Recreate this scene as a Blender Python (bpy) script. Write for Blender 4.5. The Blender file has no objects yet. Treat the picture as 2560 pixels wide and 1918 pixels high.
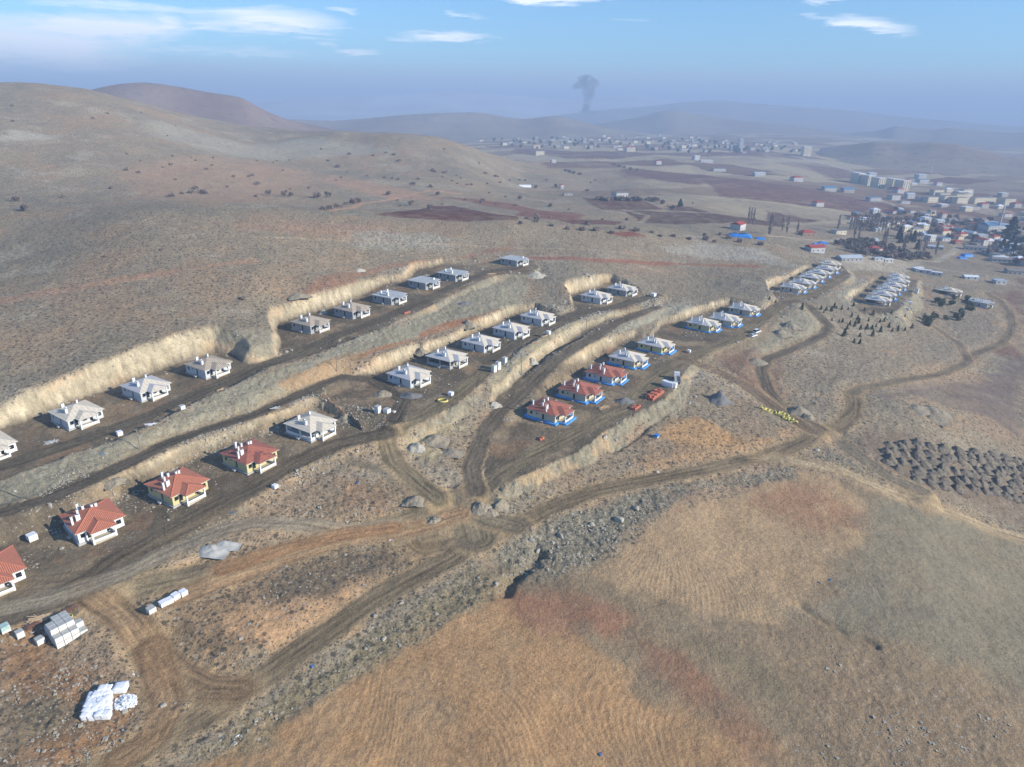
import bpy, bmesh, math, random
import numpy as np
from mathutils import Vector, Matrix

# ------------------------------------------------------------------ camera, sky, sun, exposure
scene = bpy.context.scene
col = scene.collection
F_PX, PITCH, ROLL = 1688.0, math.radians(22.46), math.radians(1.06)
cam_d = bpy.data.cameras.new('camera')
cam = bpy.data.objects.new('camera', cam_d); col.objects.link(cam)
cam_d.sensor_fit = 'HORIZONTAL'; cam_d.sensor_width = 36.0
cam_d.lens = 36.0 * F_PX / 2560.0
cam_d.clip_start = 1.0; cam_d.clip_end = 90000.0
_c, _s = math.cos(ROLL), math.sin(ROLL)
CF = np.array([0, math.cos(PITCH), -math.sin(PITCH)])
_u = np.array([0, math.sin(PITCH), math.cos(PITCH)]); _x = np.array([1.0, 0, 0])
CX = _c * _x + _s * _u; CU = -_s * _x + _c * _u
cam.matrix_world = Matrix((tuple(CX) + (0,), tuple(CU) + (0,), tuple(-CF) + (0,), (0, 0, 0, 1))).transposed()
scene.camera = cam

SUN_AZ = math.radians(111.0)      # clockwise from the view direction (+Y)
SUN_EL = math.radians(25.0)
sun_d = bpy.data.lights.new('sun', 'SUN'); sun_d.energy = 5.0; sun_d.angle = math.radians(0.5)
sun_d.color = (1.0, 0.94, 0.86)
sun = bpy.data.objects.new('sun', sun_d); col.objects.link(sun)
sdir = Vector((math.sin(SUN_AZ) * math.cos(SUN_EL), math.cos(SUN_AZ) * math.cos(SUN_EL), math.sin(SUN_EL)))
sun.rotation_euler = sdir.to_track_quat('Z', 'Y').to_euler()

world = bpy.data.worlds.new('World'); scene.world = world; world.use_nodes = True
scene.view_settings.view_transform = 'Standard'
scene.view_settings.look = 'None'
scene.view_settings.gamma = 1.0
scene.view_settings.exposure = 0.49
scene.cycles.volume_bounces = 1
scene.cycles.max_bounces = 6
scene.cycles.diffuse_bounces = 2

class NT:
    """small helper for node trees"""
    def __init__(s, tree):
        s.t = tree; tree.nodes.clear()
    def n(s, typ, **kw):
        nd = s.t.nodes.new(typ)
        for k, v in kw.items():
            if k == 'ins':
                for a, b in v.items():
                    if isinstance(b, bpy.types.NodeSocket): s.t.links.new(b, nd.inputs[a])
                    else: nd.inputs[a].default_value = b
            else: setattr(nd, k, v)
        return nd
    def math(s, op, a, b=None, c=None, clamp=False):
        nd = s.n('ShaderNodeMath', operation=op, use_clamp=clamp)
        for i, v in enumerate((a, b, c)):
            if v is None: continue
            if isinstance(v, bpy.types.NodeSocket): s.t.links.new(v, nd.inputs[i])
            else: nd.inputs[i].default_value = v
        return nd.outputs[0]
    def mix(s, fac, a, b, blend='MIX'):
        nd = s.n('ShaderNodeMix', data_type='RGBA', blend_type=blend)
        for i, v in ((0, fac), (6, a), (7, b)):
            if isinstance(v, bpy.types.NodeSocket): s.t.links.new(v, nd.inputs[i])
            else: nd.inputs[i].default_value = v if i == 0 else (tuple(v) + (1,))[:4]
        return nd.outputs[2]
    def ramp(s, fac, stops, interp='LINEAR'):
        nd = s.n('ShaderNodeValToRGB'); cr = nd.color_ramp; cr.interpolation = interp
        while len(cr.elements) < len(stops): cr.elements.new(0.5)
        for e, (p, c) in zip(cr.elements, stops):
            e.position = p; e.color = (tuple(c) + (1,))[:4] if hasattr(c, '__len__') else (c, c, c, 1)
        s.t.links.new(fac, nd.inputs[0]); return nd.outputs[0]
    def link(s, a, b): s.t.links.new(a, b)

def pdir(px, py):
    d = CF + CX * ((px - 1280) / F_PX) - CU * ((py - 959) / F_PX)
    return d / np.linalg.norm(d)
def pdirs(P):
    P = np.asarray(P, float)
    d = CF[None] + CX[None] * ((P[:, :1] - 1280) / F_PX) - CU[None] * ((P[:, 1:2] - 959) / F_PX)
    return d / np.linalg.norm(d, axis=1)[:, None]

# --- sky: physical sky plus thin cloud streaks fixed to sky directions
def build_world():
    T = NT(world.node_tree)
    out = T.n('ShaderNodeOutputWorld')
    sky = T.n('ShaderNodeTexSky', sky_type='NISHITA', sun_disc=False, sun_elevation=SUN_EL,
              sun_rotation=SUN_AZ, altitude=1200.0, air_density=1.1, dust_density=0.6, ozone_density=2.2)
    tc = T.n('ShaderNodeTexCoord')
    sep = T.n('ShaderNodeSeparateXYZ', ins={0: tc.outputs['Generated']})
    az = T.math('ARCTAN2', sep.outputs[0], sep.outputs[1])
    el = T.math('ARCSINE', sep.outputs[2])
    vec = T.n('ShaderNodeCombineXYZ', ins={0: T.math('MULTIPLY', az, 5.0), 1: T.math('MULTIPLY', el, 40.0), 2: 0.0}).outputs[0]
    n1 = T.n('ShaderNodeTexNoise', ins={'Vector': vec, 'Scale': 1.6, 'Detail': 8.0, 'Roughness': 0.58, 'Distortion': 0.4}).outputs[0]
    n2 = T.n('ShaderNodeTexNoise', ins={'Vector': vec, 'Scale': 5.0, 'Detail': 6.0, 'Roughness': 0.6, 'Distortion': 0.6}).outputs[0]
    nn = T.math('ADD', T.math('MULTIPLY', n1, 0.7), T.math('MULTIPLY', n2, 0.3))
    mask = None
    # (px, py, half width, half height, tilt (down to the right), strength)
    for px, py, hw, hh, tilt, st in CLOUDS:
        d = pdir(px, py); a0 = math.atan2(d[0], d[1]); e0 = math.asin(d[2])
        da = T.math('ADD', T.math('SUBTRACT', az, a0), T.math('MULTIPLY', T.math('SUBTRACT', n1, .5), .09)); de = T.math('ADD', T.math('SUBTRACT', el, e0), T.math('MULTIPLY', T.math('SUBTRACT', n2, .5), .022))
        k = math.radians(tilt)
        u = T.math('ADD', T.math('MULTIPLY', da, math.cos(k)), T.math('MULTIPLY', de, -math.sin(k)))
        v = T.math('ADD', T.math('MULTIPLY', da, math.sin(k)), T.math('MULTIPLY', de, math.cos(k)))
        u = T.math('DIVIDE', u, hw / F_PX); v = T.math('DIVIDE', v, hh / F_PX)
        r = T.math('SQRT', T.math('ADD', T.math('POWER', T.math('ABSOLUTE', u), 2.6), T.math('POWER', T.math('ABSOLUTE', v), 2.0)))
        m = T.math('MULTIPLY', T.math('SUBTRACT', 1.15, r, clamp=True), st)
        mask = m if mask is None else T.math('MAXIMUM', mask, m)
    cov = T.math('ADD', T.math('MULTIPLY', mask, 0.95), T.math('MULTIPLY', T.math('SUBTRACT', nn, 0.5), 1.7))
    cov = T.math('SUBTRACT', cov, 0.2)
    cov = T.math('MULTIPLY', cov, 1.7, clamp=True)
    gate = T.math('MULTIPLY', mask, 4.0, clamp=True)
    cov = T.math('MULTIPLY', cov, gate)
    cov = T.math('MULTIPLY', cov, 0.95)
    # brownish inversion layer lying on the horizon
    hz = T.math('SUBTRACT', 1.0, T.math('DIVIDE', T.math('SUBTRACT', el, math.radians(1.9)), math.radians(1.0)), clamp=True)
    base = T.mix(1.0, sky.outputs[0], SKY_GAIN, 'MULTIPLY')
    base = T.mix(T.math('MULTIPLY', hz, 0.55), base, SKY_BAND)
    c = T.mix(cov, base, CLOUD_COL)
    bg = T.n('ShaderNodeBackground', ins={'Color': c, 'Strength': 0.095})
    T.link(bg.outputs[0], out.inputs[0])
CLOUDS = [(60, 110, 240, 62, 3, 0.95), (250, 72, 200, 40, -4, 1.0), (400, 60, 60, 26, 0, .9), (700, 55, 170, 34, 2, .8), (560, 60, 150, 26, 0, .6),
          (80, 165, 190, 22, 3, .55), (560, 128, 260, 16, 0, .5), (330, 20, 300, 18, 0, .5), (1120, 92, 140, 15, -2, .72), (1000, 100, 70, 9, 0, .5), (900, 130, 70, 8, 2, .55),
          (1210, 90, 60, 6, 0, .5), (820, 110, 30, 6, 0, .5), (2170, 60, 110, 17, 9, .8), (2090, 45, 90, 9, 5, .55), (1370, -5, 160, 16, 0, .8),
          (1610, 55, 90, 10, 6, .4), (2060, -4, 70, 14, 0, .5), (860, 25, 50, 8, 8, .5), (1150, 35, 100, 8, 6, .35), (700, 135, 90, 12, 0, .35)]
SKY_GAIN = (.72, 1.10, 1.42)
SKY_BAND = (4.6, 5.2, 6.0)
CLOUD_COL = (10.5, 11.0, 11.6)
build_world()

# ------------------------------------------------------------------ numeric helpers
def _hash(ix, iy, seed):
    h = (ix.astype(np.int64) * 374761393 + iy.astype(np.int64) * 668265263 + seed * 974634777) & 0x7fffffff
    h = ((h ^ (h >> 13)) * 1274126177) & 0x7fffffff
    return ((h ^ (h >> 16)) & 0xffffff).astype(np.float32) / np.float32(0xffffff)
def vnoise(x, y, seed=0):
    ix = np.floor(x); iy = np.floor(y); fx = (x - ix).astype(np.float32); fy = (y - iy).astype(np.float32)
    fx = fx * fx * (3 - 2 * fx); fy = fy * fy * (3 - 2 * fy)
    a = _hash(ix, iy, seed); b = _hash(ix + 1, iy, seed); c = _hash(ix, iy + 1, seed); d = _hash(ix + 1, iy + 1, seed)
    return (a + (b - a) * fx) * (1 - fy) + (c + (d - c) * fx) * fy
def fbm(x, y, size, octv=4, seed=0, rough=0.5):
    s = 0; amp = 1; tot = 0; k = 1.0 / size
    for o in range(octv):
        s = s + amp * vnoise(x * k + 17.3 * o, y * k - 9.1 * o, seed + o); tot += amp; amp *= rough; k *= 2.03
    return s / tot - 0.5
def sstep(a, b, x):
    t = np.clip((x - a) / (b - a), 0, 1); return t * t * (3 - 2 * t)
def seg_dist(x, y, P, closed=False, signed=False):
    """distance to a polyline; also the signed side offset and the arc length"""
    n = len(P); best = np.full(x.shape, 1e18); side = np.zeros(x.shape); arc = np.zeros(x.shape); acc = 0
    for i in range(n if closed else n - 1):
        ax, ay = P[i]; bx, by = P[(i + 1) % n]
        dx, dy = bx - ax, by - ay; L2 = dx * dx + dy * dy + 1e-9; L = math.sqrt(L2)
        t = np.clip(((x - ax) * dx + (y - ay) * dy) / L2, 0, 1)
        qx = x - (ax + t * dx); qy = y - (ay + t * dy); d = qx * qx + qy * qy
        m = d < best; best = np.where(m, d, best)
        if signed:
            side = np.where(m, np.sign(dx * qy - dy * qx), side); arc = np.where(m, acc + t * L, arc)
        acc += L
    return (np.sqrt(best), side, arc) if signed else np.sqrt(best)
def inside(x, y, P):
    c = np.zeros(x.shape, bool); n = len(P)
    for i in range(n):
        ax, ay = P[i]; bx, by = P[(i + 1) % n]
        if ay == by: continue
        c ^= ((ay > y) != (by > y)) & (x < (bx - ax) * (y - ay) / (by - ay) + ax)
    return c
def sdf(x, y, P):
    d = seg_dist(x, y, P, True); return np.where(inside(x, y, P), -d, d)
def bbox_idx(x, y, P, m):
    P = np.asarray(P); return np.nonzero((x > P[:, 0].min() - m) & (x < P[:, 0].max() + m) & (y > P[:, 1].min() - m) & (y < P[:, 1].max() + m))[0]

# ------------------------------------------------------------------ the lie of the land
# height of the levelled rows: (row coordinate s = .6x+.8y, height)
def srow(x, y): return 0.6 * x + 0.8 * y
ROWZ = {
    'D': ([20, 53.6, 75.4, 97.6, 120.3, 150], [-108.2, -105.4, -103.9, -102.4, -100.9, -99.6]),
    'C': ([40, 73.8, 97.4, 120.2, 171.6, 196, 222, 250, 276, 321, 360], [-101, -98.6, -96.9, -94.5, -91.6, -90.3, -89.4, -88.8, -88.0, -88.1, -88.5]),
    'E': ([130, 167.7, 190.2, 212.6, 236.4, 261, 306, 330, 360], [-98.6, -98.2, -97.8, -97.4, -96.8, -96.4, -96.6, -96.8, -97.2]),
    'F': ([150, 185, 207, 229, 250, 273, 316, 339, 362, 400], [-104.6, -103.8, -103.6, -103.4, -103.2, -103.4, -104.0, -104.3, -104.8, -106.4]),
    'G': ([420, 443, 466, 493, 522, 551, 600], [-107.6, -108.6, -109.8, -110.9, -112.2, -113.6, -115]),
    'H': ([440, 478, 508, 536, 567, 640], [-115, -116.5, -117.8, -119.2, -120.8, -125]),
    'T': ([20, 60, 97, 120, 150], [-102.6, -100.2, -98.2, -97.0, -97.6]),
    'U': ([170, 200, 240, 280, 320, 345], [-103.0, -101.2, -100.2, -99.4, -98.9, -98.2]),
}
def rowz(k, x, y): return np.interp(srow(x, y), *ROWZ[k])
def zquad(x, y):
    a = x / 200.0; b = (y - 280) / 200.0
    return -95.08 - 15.69 * a + 16.23 * b - 4.58 * a * a - 4.53 * a * b - 2.3 * b * b - 3.1
def hit_fn(P, zf, z0=-100.0):
    """pixels -> world points on the surface z = zf(x, y), by fixed point iteration along the ray"""
    D = pdirs(P); hl = np.hypot(D[:, 0], D[:, 1]); sl = D[:, 2] / hl
    z = np.full(len(D), z0)
    for _ in range(60):
        d = np.clip(z / np.minimum(sl, -1e-4), 20, 4000)
        z = 0.6 * z + 0.4 * zf(D[:, 0] / hl * d, D[:, 1] / hl * d)
    d = z / sl
    return np.stack([D[:, 0] / hl * d, D[:, 1] / hl * d, z], 1)

# cuts: (row, slope, [(px, foot py, top py)...]); the foot lies on the levelled row
CUTS = [
 ('C', 1.5, [(0, 1071, 1009), (58, 1055, 980), (122, 1030, 962), (203, 1000, 928), (261, 977, 903), (348, 941, 868), (429, 912, 842), (464, 900, 831), (510, 884, 818), (560, 884, 822)]),
 ('C', 1.8, [(701, 807, 770), (756, 789, 749), (825, 770, 729), (909, 735, 703), (967, 712, 693), (1022, 690, 668), (1075, 668, 651), (1109, 660, 645), (1150, 660, 655), (1248, 651, 646)]),
 ('D', 1.8, [(0, 1340, 1308), (101, 1313, 1273), (203, 1273, 1237), (290, 1238, 1196), (406, 1180, 1137), (521, 1131, 1095), (640, 1082, 1047), (741, 1038, 1003), (785, 1021, 987)]),
 ('E', 1.8, [(930, 938, 903), (988, 915, 877), (1046, 886, 856), (1075, 877, 850), (1147, 845, 822), (1214, 819, 790), (1280, 787, 764), (1338, 767, 752)]),
 ('E', 1.6, [(1425, 735, 697), (1483, 720, 688), (1523, 706, 683)]),
 ('F', 1.8, [(1280, 1013, 985), (1352, 972, 932), (1396, 943, 912), (1460, 915, 872), (1541, 858, 842), (1587, 838, 825)]),
 ('F', 1.6, [(1654, 812, 799), (1697, 800, 780), (1744, 785, 764), (1825, 760, 741)]),
 ('G', 1.6, [(1925, 720, 695), (1960, 704, 688), (1988, 690, 678)]),
 ('H', 1.6, [(2125, 752, 735), (2150, 730, 720)]),
]
ctrl = []      # (x, y, z)
for row, su, pts in CUTS:
    W = hit_fn([(a, b) for a, b, c in pts], lambda x, y: rowz(row, x, y))
    for (a, b, c), w in zip(pts, W):
        d = pdir(a, c); hl = math.hypot(d[0], d[1]); sl = d[2] / hl; D = math.hypot(w[0], w[1])
        h = (D * sl - w[2]) / (1 - sl / su); h = max(0.4, h)
        r = D + h / su; ctrl.append((d[0] / hl * r, d[1] / hl * r, w[2] + h))
NEAR = [(200, 1520), (100, 1700), (260, 1880), (450, 1560), (700, 1640), (640, 1460), (900, 1440), (900, 1250), (1130, 1300), (1280, 1260), (1000, 1650),
        (1280, 1500), (1280, 1750), (700, 1850), (1500, 1300), (1500, 1600), (1650, 1230), (1800, 1100), (1800, 1400), (1950, 1250), (2000, 1600), (1280, 1900),
        (2000, 1060), (2200, 1150), (2250, 1400), (2400, 1700), (1800, 1850), (2100, 1000), (2000, 930), (2150, 880), (1850, 960), (2300, 1050), (1560, 1120), (0, 1450), (0, 1650)]
for p in hit_fn(NEAR, zquad): ctrl.append(tuple(p))
ZPT = [(0, 780, -84), (0, 900, -88.5), (320, 790, -83), (320, 640, -73), (320, 535, -63), (640, 720, -80), (640, 620, -72.5), (640, 530, -65.5), (560, 780, -84),
       (150, 860, -87), (960, 620, -80), (960, 548, -74.5), (1280, 600, -85.5), (1280, 562, -80.5), (1600, 620, -97), (1600, 680, -97.5), (1500, 640, -92.5), (1380, 610, -89),
       (1600, 590, -92), (1760, 640, -104), (1760, 700, -103), (1920, 625, -108), (2050, 640, -114.5), (2120, 650, -118), (2300, 700, -126), (2300, 620, -132), (2300, 540, -137),
       (2300, 470, -141), (2300, 420, -144), (2560, 1200, -134), (2560, 1500, -131), (2560, 900, -132), (2560, 760, -133), (2560, 640, -137), (2560, 520, -141), (2560, 440, -145), (2350, 850, -126), (2420, 760, -128), (2120, 780, -113.5), (2150, 820, -116)]
for px, py, z in ZPT:
    d = pdir(px, py); t = z / d[2]; ctrl.append((d[0] * t, d[1] * t, z))
DPT = [(0, 650, 440), (0, 540, 540), (0, 500, 610), (0, 450, 700), (0, 350, 860), (0, 225, 1100), (320, 500, 600), (320, 450, 710), (320, 350, 900), (320, 266, 1100),
       (464, 305, 1150), (550, 323, 1200), (640, 500, 620), (640, 470, 720), (640, 420, 880), (640, 370, 1050), (640, 333, 1250), (831, 340, 1150), (1017, 347, 1100), (1150, 369, 1120),
       (960, 520, 640), (960, 480, 760), (960, 430, 900), (960, 390, 1000), (1280, 540, 600), (1280, 500, 760), (1280, 450, 1050), (1280, 400, 1500), (1280, 375, 2000), (1280, 350, 2800),
       (1280, 330, 3800), (1600, 560, 640), (1600, 500, 860), (1600, 450, 1150), (1600, 400, 1650), (1600, 365, 2400), (1600, 340, 3400), (1920, 600, 640), (1920, 560, 800), (1920, 500, 1050), (1920, 450, 1400), (1920, 400, 1950),
       (1920, 360, 2800), (1920, 335, 3900), (1120, 400, 1000), (1120, 440, 880), (150, 300, 960), (150, 236, 1080), (740, 345, 1180)]
for px, py, dd in DPT:
    d = pdir(px, py); hl = math.hypot(d[0], d[1]); ctrl.append((d[0] / hl * dd, d[1] / hl * dd, d[2] / hl * dd))
for a, dd, z in [(-60, 1100, 20), (-60, 400, -85), (-60, 150, -98), (-75, 1100, 10), (-75, 300, -90), (-48, 1500, -20), (-36, 1600, -10), (-25, 1800, -60), (-12, 1700, -90), (-5, 1500, -112),
                 (-48, 2500, -120), (-30, 2600, -140), (-15, 2600, -150), (0, 60, -114), (-30, 50, -110), (30, 50, -118), (60, 150, -124), (60, 600, -134), (60, 2000, -146), (75, 1000, -140), (-75, 40, -107), (75, 40, -117),
                 (-60, 6000, -170), (-30, 6000, -170), (0, 6000, -165), (30, 6000, -165), (60, 6000, -165), (-60, 30000, -260), (-30, 30000, -260), (0, 30000, -260), (30, 30000, -260), (60, 30000, -260),
                 (0, 14000, -200), (30, 14000, -200), (-30, 14000, -200), (45, 9000, -175), (15, 9000, -175), (-15, 9000, -175), (0, 25, -112)]:
    ctrl.append((math.sin(math.radians(a)) * dd, math.cos(math.radians(a)) * dd, z))
ctrl = np.array(ctrl)
# drop near-duplicate controls
keep = []
for i, c in enumerate(ctrl):
    dd = math.hypot(c[0], c[1])
    if all(math.hypot(c[0] - ctrl[j][0], c[1] - ctrl[j][1]) > 0.018 * dd for j in keep): keep.append(i)
ctrl = ctrl[keep]
def warp(x, y):
    d = np.hypot(x, y); return np.arctan2(x, y) * 1.6, np.log(np.maximum(d, 5)), d
def tps(r2): return 0.5 * r2 * np.log(r2 + 1e-12)
_cu, _cv, _cd = warp(ctrl[:, 0], ctrl[:, 1])
_val = ctrl[:, 2] / np.maximum(_cd, 60)
_n = len(ctrl)
_K = tps((_cu[:, None] - _cu[None]) ** 2 + (_cv[:, None] - _cv[None]) ** 2) + np.eye(_n) * 2e-4
_P = np.stack([np.ones(_n), _cu, _cv], 1)
_A = np.block([[_K, _P], [_P.T, np.zeros((3, 3))]])
_w = np.linalg.solve(_A, np.concatenate([_val, np.zeros(3)]))
def H0(x, y):
    x = np.asarray(x, float); y = np.asarray(y, float); sh = x.shape; x = x.ravel(); y = y.ravel()
    out = np.empty(len(x))
    for i in range(0, len(x), 20000):
        u, v, d = warp(x[i:i + 20000], y[i:i + 20000])
        k = tps((u[:, None] - _cu[None]) ** 2 + (v[:, None] - _cv[None]) ** 2)
        out[i:i + 20000] = (k @ _w[:_n] + _w[_n] + u * _w[_n + 1] + v * _w[_n + 2]) * np.maximum(d, 60)
    return out.reshape(sh)

GULLY = [([(1352, 1385), (1330, 1408), (1300, 1428), (1272, 1455), (1262, 1478)], 1.6, 1.7), ([(1330, 1345), (1352, 1385)], 1.2, 1.2),
 ([(640, 1728), (760, 1640), (900, 1542), (1010, 1472), (1100, 1420), (1190, 1378)], .8, .7), ([(1300, 1335), (1420, 1285), (1560, 1240), (1700, 1210), (1830, 1182)], .8, .6),
 ([(1150, 1390), (1230, 1410), (1290, 1430)], 1.2, 1.0), ([(2005, 1515), (2040, 1540), (2075, 1560), (2120, 1580), (2160, 1592), (2190, 1610)], 1.0, .8), ([(1085, 1225), (1040, 1260), (1020, 1275)], 1.5, 1.6),
 ([(880, 1100), (850, 1120), (830, 1140)], 1.0, .9), ([(2150, 990), (2145, 1035), (2140, 1060)], 1.0, .8), ([(1480, 1105), (1560, 1055), (1620, 1020)], 1.5, 1.2), ([(1530, 1130), (1580, 1100), (1640, 1050), (1700, 1000)], 1.2, 1.0)]
GULW = []
# levelled ground: (row, cut slope, fill slope, outline in photo pixels lying on the row's height)
BENCH = [
 ('C', 1.5, 0.62, [(-140, 1120), (0, 1071), (58, 1055), (122, 1030), (203, 1000), (261, 977), (348, 941), (429, 912), (464, 900), (536, 880), (590, 890), (612, 905), (640, 909), (700, 892), (700, 850), (690, 825),
                   (701, 807), (756, 789), (825, 770), (905, 738), (915, 735), (967, 712), (1010, 700), (1040, 676), (1075, 668), (1109, 660), (1170, 664), (1248, 651), (1290, 646), (1335, 652), (1350, 668), (1320, 684), (1270, 683),
                   (1220, 693), (1132, 738), (1046, 781), (930, 830), (843, 864), (741, 905), (640, 932), (574, 976), (492, 1011), (377, 1067), (290, 1104), (188, 1133), (87, 1173), (0, 1203), (-140, 1262)]),
 ('T', 1.5, 0.9, [(-120, 1318), (0, 1273), (101, 1241), (174, 1206), (261, 1174), (348, 1134), (420, 1099), (521, 1067), (594, 1050), (640, 1030), (756, 982), (800, 968), (840, 975), (785, 988), (698, 1014),
                  (640, 1046), (521, 1080), (420, 1118), (348, 1158), (290, 1189), (232, 1226), (116, 1267), (0, 1310), (-120, 1360)]),
 ('D', 1.8, 0.6, [(-120, 1395), (0, 1340), (101, 1313), (203, 1273), (290, 1238), (406, 1180), (521, 1131), (640, 1082), (741, 1038), (785, 1021), (815, 1024), (854, 1044), (885, 1052), (959, 1061), (869, 1107), (843, 1124), (741, 1171), (698, 1197), (640, 1235), (565, 1281),
                  (464, 1336), (348, 1397), (290, 1440), (180, 1530), (-120, 1600)]),
 ('E', 1.8, 0.62, [(820, 985), (870, 950), (930, 938), (988, 915), (1046, 889), (1062, 893), (1085, 877), (1147, 848), (1200, 826), (1214, 819), (1280, 790), (1338, 770), (1362, 780), (1400, 790), (1440, 775), (1425, 738), (1483, 722), (1529, 706), (1593, 722), (1620, 738), (1642, 748),
                   (1628, 758), (1541, 776), (1489, 785), (1410, 810), (1367, 838), (1280, 882), (1219, 946), (1150, 1008), (1060, 1046), (985, 1062), (930, 1078), (900, 1062), (885, 1045), (830, 1010)]),
 ('U', 1.6, 0.7, [(1262, 1030), (1300, 975), (1370, 918), (1434, 872), (1500, 832), (1560, 800), (1640, 770), (1650, 762), (1600, 776), (1520, 800), (1440, 838), (1370, 890), (1310, 940), (1240, 990), (1235, 1030)]),
 ('F', 1.8, 0.62, [(1235, 1075), (1280, 1013), (1352, 972), (1396, 943), (1460, 915), (1500, 890), (1541, 860), (1587, 840), (1625, 845), (1640, 830), (1654, 812), (1697, 802), (1744, 787), (1825, 762), (1880, 772), (1905, 775), (1963, 745), (1985, 752),
                   (1920, 790), (1845, 848), (1773, 875), (1730, 910), (1700, 950), (1665, 998), (1613, 1020), (1555, 1052), (1483, 1098), (1425, 1136), (1367, 1165), (1280, 1203), (1225, 1222), (1212, 1180), (1222, 1120)]),
 ('G', 1.6, 0.6, [(1925, 722), (1960, 706), (1988, 690), (2030, 664), (2060, 655), (2110, 664), (2125, 690), (2085, 720), (2040, 745), (1990, 757), (1935, 748)]),
 ('H', 1.6, 0.6, [(2120, 758), (2150, 732), (2190, 700), (2230, 690), (2300, 700), (2290, 720), (2270, 752), (2235, 785), (2160, 782)]),
]
BW = []
for row, su, sd, pts in BENCH:
    W = hit_fn(pts, lambda x, y: rowz(row, x, y)); BW.append((row, su, sd, [(a, b) for a, b, c in W]))

GRADE = []
def height(x, y, detail=True, grade=True):
    """ground height plus masks: cut face, fill slope, levelled ground"""
    x = np.asarray(x, float); y = np.asarray(y, float)
    z = H0(x, y); d0 = np.hypot(x, y)
    if detail:
        z = z + fbm(x, y, 60, 4, 11) * np.clip(d0 / 300, 0.6, 3.5) * 2.0
        z = z + fbm(x, y, 400, 3, 12) * np.clip((d0 - 450) / 600, 0, 1) * np.clip(1 - (d0 - 2500) / 3000, 0.2, 1) * 14
        m = d0 < 700
        z[m] = z[m] + fbm(x[m], y[m], 7, 3, 13) * 0.7
    if detail:
        for P, hw, dep in GULW:
            i = bbox_idx(x, y, P, hw * 3)
            if len(i): dd = seg_dist(x[i], y[i], P) + fbm(x[i], y[i], 3, 3, 17) * hw * .9; z[i] = z[i] - dep * np.exp(-(np.maximum(dd, 0) / hw) ** 2)
    nat = z.copy()
    rel = np.full(x.shape, 9.0); lip = np.zeros(x.shape); fill = np.zeros(x.shape); lev = np.zeros(x.shape); face = np.zeros(x.shape)
    D = []
    for row, su, sd, P in BW:
        i = bbox_idx(x, y, P, 26)
        if len(i) == 0: D.append(None); continue
        xx, yy = x[i], y[i]; d = sdf(xx, yy, P)
        if detail:
            a = srow(xx, yy); b = 0.8 * xx - 0.6 * yy
            d = d + fbm(xx, yy, 14, 5, 21, .55) * 4.2
        D.append((i, d, rowz(row, xx, yy)))
    for k, e in enumerate(D):            # spoil first, then cuts, then the levelled ground
        if e is None: continue
        i, d, zb = e; sd = BW[k][2]
        lo = zb - np.maximum(d, 0) * sd
        if detail: lo = lo + fbm(x[i], y[i], 2.2, 3, 31) * 0.5 * sstep(0, 2, d)
        m = (lo > z[i]) & (d < 22) & (d > 0)
        fill[i] = np.maximum(fill[i], sstep(0.05, 0.5, (lo - z[i])) * m)
        z[i] = np.where(m, lo, z[i])
    for k, e in enumerate(D):
        if e is None: continue
        i, d, zb = e; m = d <= 0
        zz = zb + (fbm(x[i], y[i], 5, 3, 41) * 0.35 if detail else 0)
        z[i] = np.where(m, zz, z[i]); lev[i] = np.maximum(lev[i], m * 1.0)
        fill[i] = np.where(m, 0, fill[i])
    for k, e in enumerate(D):
        if e is None: continue
        i, d, zb = e; su = BW[k][1]
        hi = zb + np.maximum(d, 0) * su
        m = (hi < z[i]) & (d > 0)
        dz = z[i] - hi; f = sstep(0.25, 1.0, dz) * m; rel[i] = np.where(m & (dz > .2), np.minimum(rel[i], d), rel[i]); lip[i] = np.where(m, np.exp(-np.maximum(dz, 0) / .7), lip[i])
        face[i] = np.maximum(face[i], f); lev[i] = lev[i] * (1 - f)
        fill[i] = np.where(m, 0, fill[i])
        z[i] = np.where(m, hi, z[i])
    if grade:
        for P, hw, S, Zp in GRADE:
            i = bbox_idx(x, y, P, hw + 7)
            if not len(i): continue
            dd, sd_, arc = seg_dist(x[i], y[i], P, False, True); zr = np.interp(arc, S, Zp)
            if detail: dd = dd + fbm(x[i], y[i], 4, 3, 47) * 1.2
            w = 1 - sstep(hw, hw + 5.5, dd); z[i] = z[i] * (1 - w) + zr * w
            q = 1 - sstep(hw * .8, hw * 1.1, dd); face[i] *= (1 - q); fill[i] *= (1 - q * .8)
    return z, face, fill, lev, (rel, lip)

def unproj(P, smax=4000, smin=60):
    """pixels -> world points on the finished ground (first hit along each ray)"""
    D = pdirs(P); hl = np.hypot(D[:, 0], D[:, 1]); ux, uy, sl = D[:, 0] / hl, D[:, 1] / hl, D[:, 2] / hl
    r = np.exp(np.linspace(math.log(smin), math.log(smax), 260))
    X = ux[:, None] * r; Y = uy[:, None] * r; Z = sl[:, None] * r
    z = height(X.ravel(), Y.ravel(), False)[0].reshape(X.shape)
    below = Z < z; k = np.argmax(below, 1); k = np.where(below.any(1), np.maximum(k, 1), len(r) - 1)
    a = r[k - 1]; b = r[k]
    for _ in range(12):
        m = (a + b) / 2; zz = height(ux * m, uy * m, False)[0]; u = sl * m < zz
        b = np.where(u, m, b); a = np.where(u, a, m)
    return np.stack([ux * b, uy * b], 1)

# ------------------------------------------------------------------ ground sheet
def lin(c):
    c = np.asarray(c, float) / 255.0
    return np.where(c <= 0.04045, c / 12.92, ((c + 0.055) / 1.055) ** 2.4)
GAIN = 1.08
def A(*c): return lin(c) * GAIN

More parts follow.
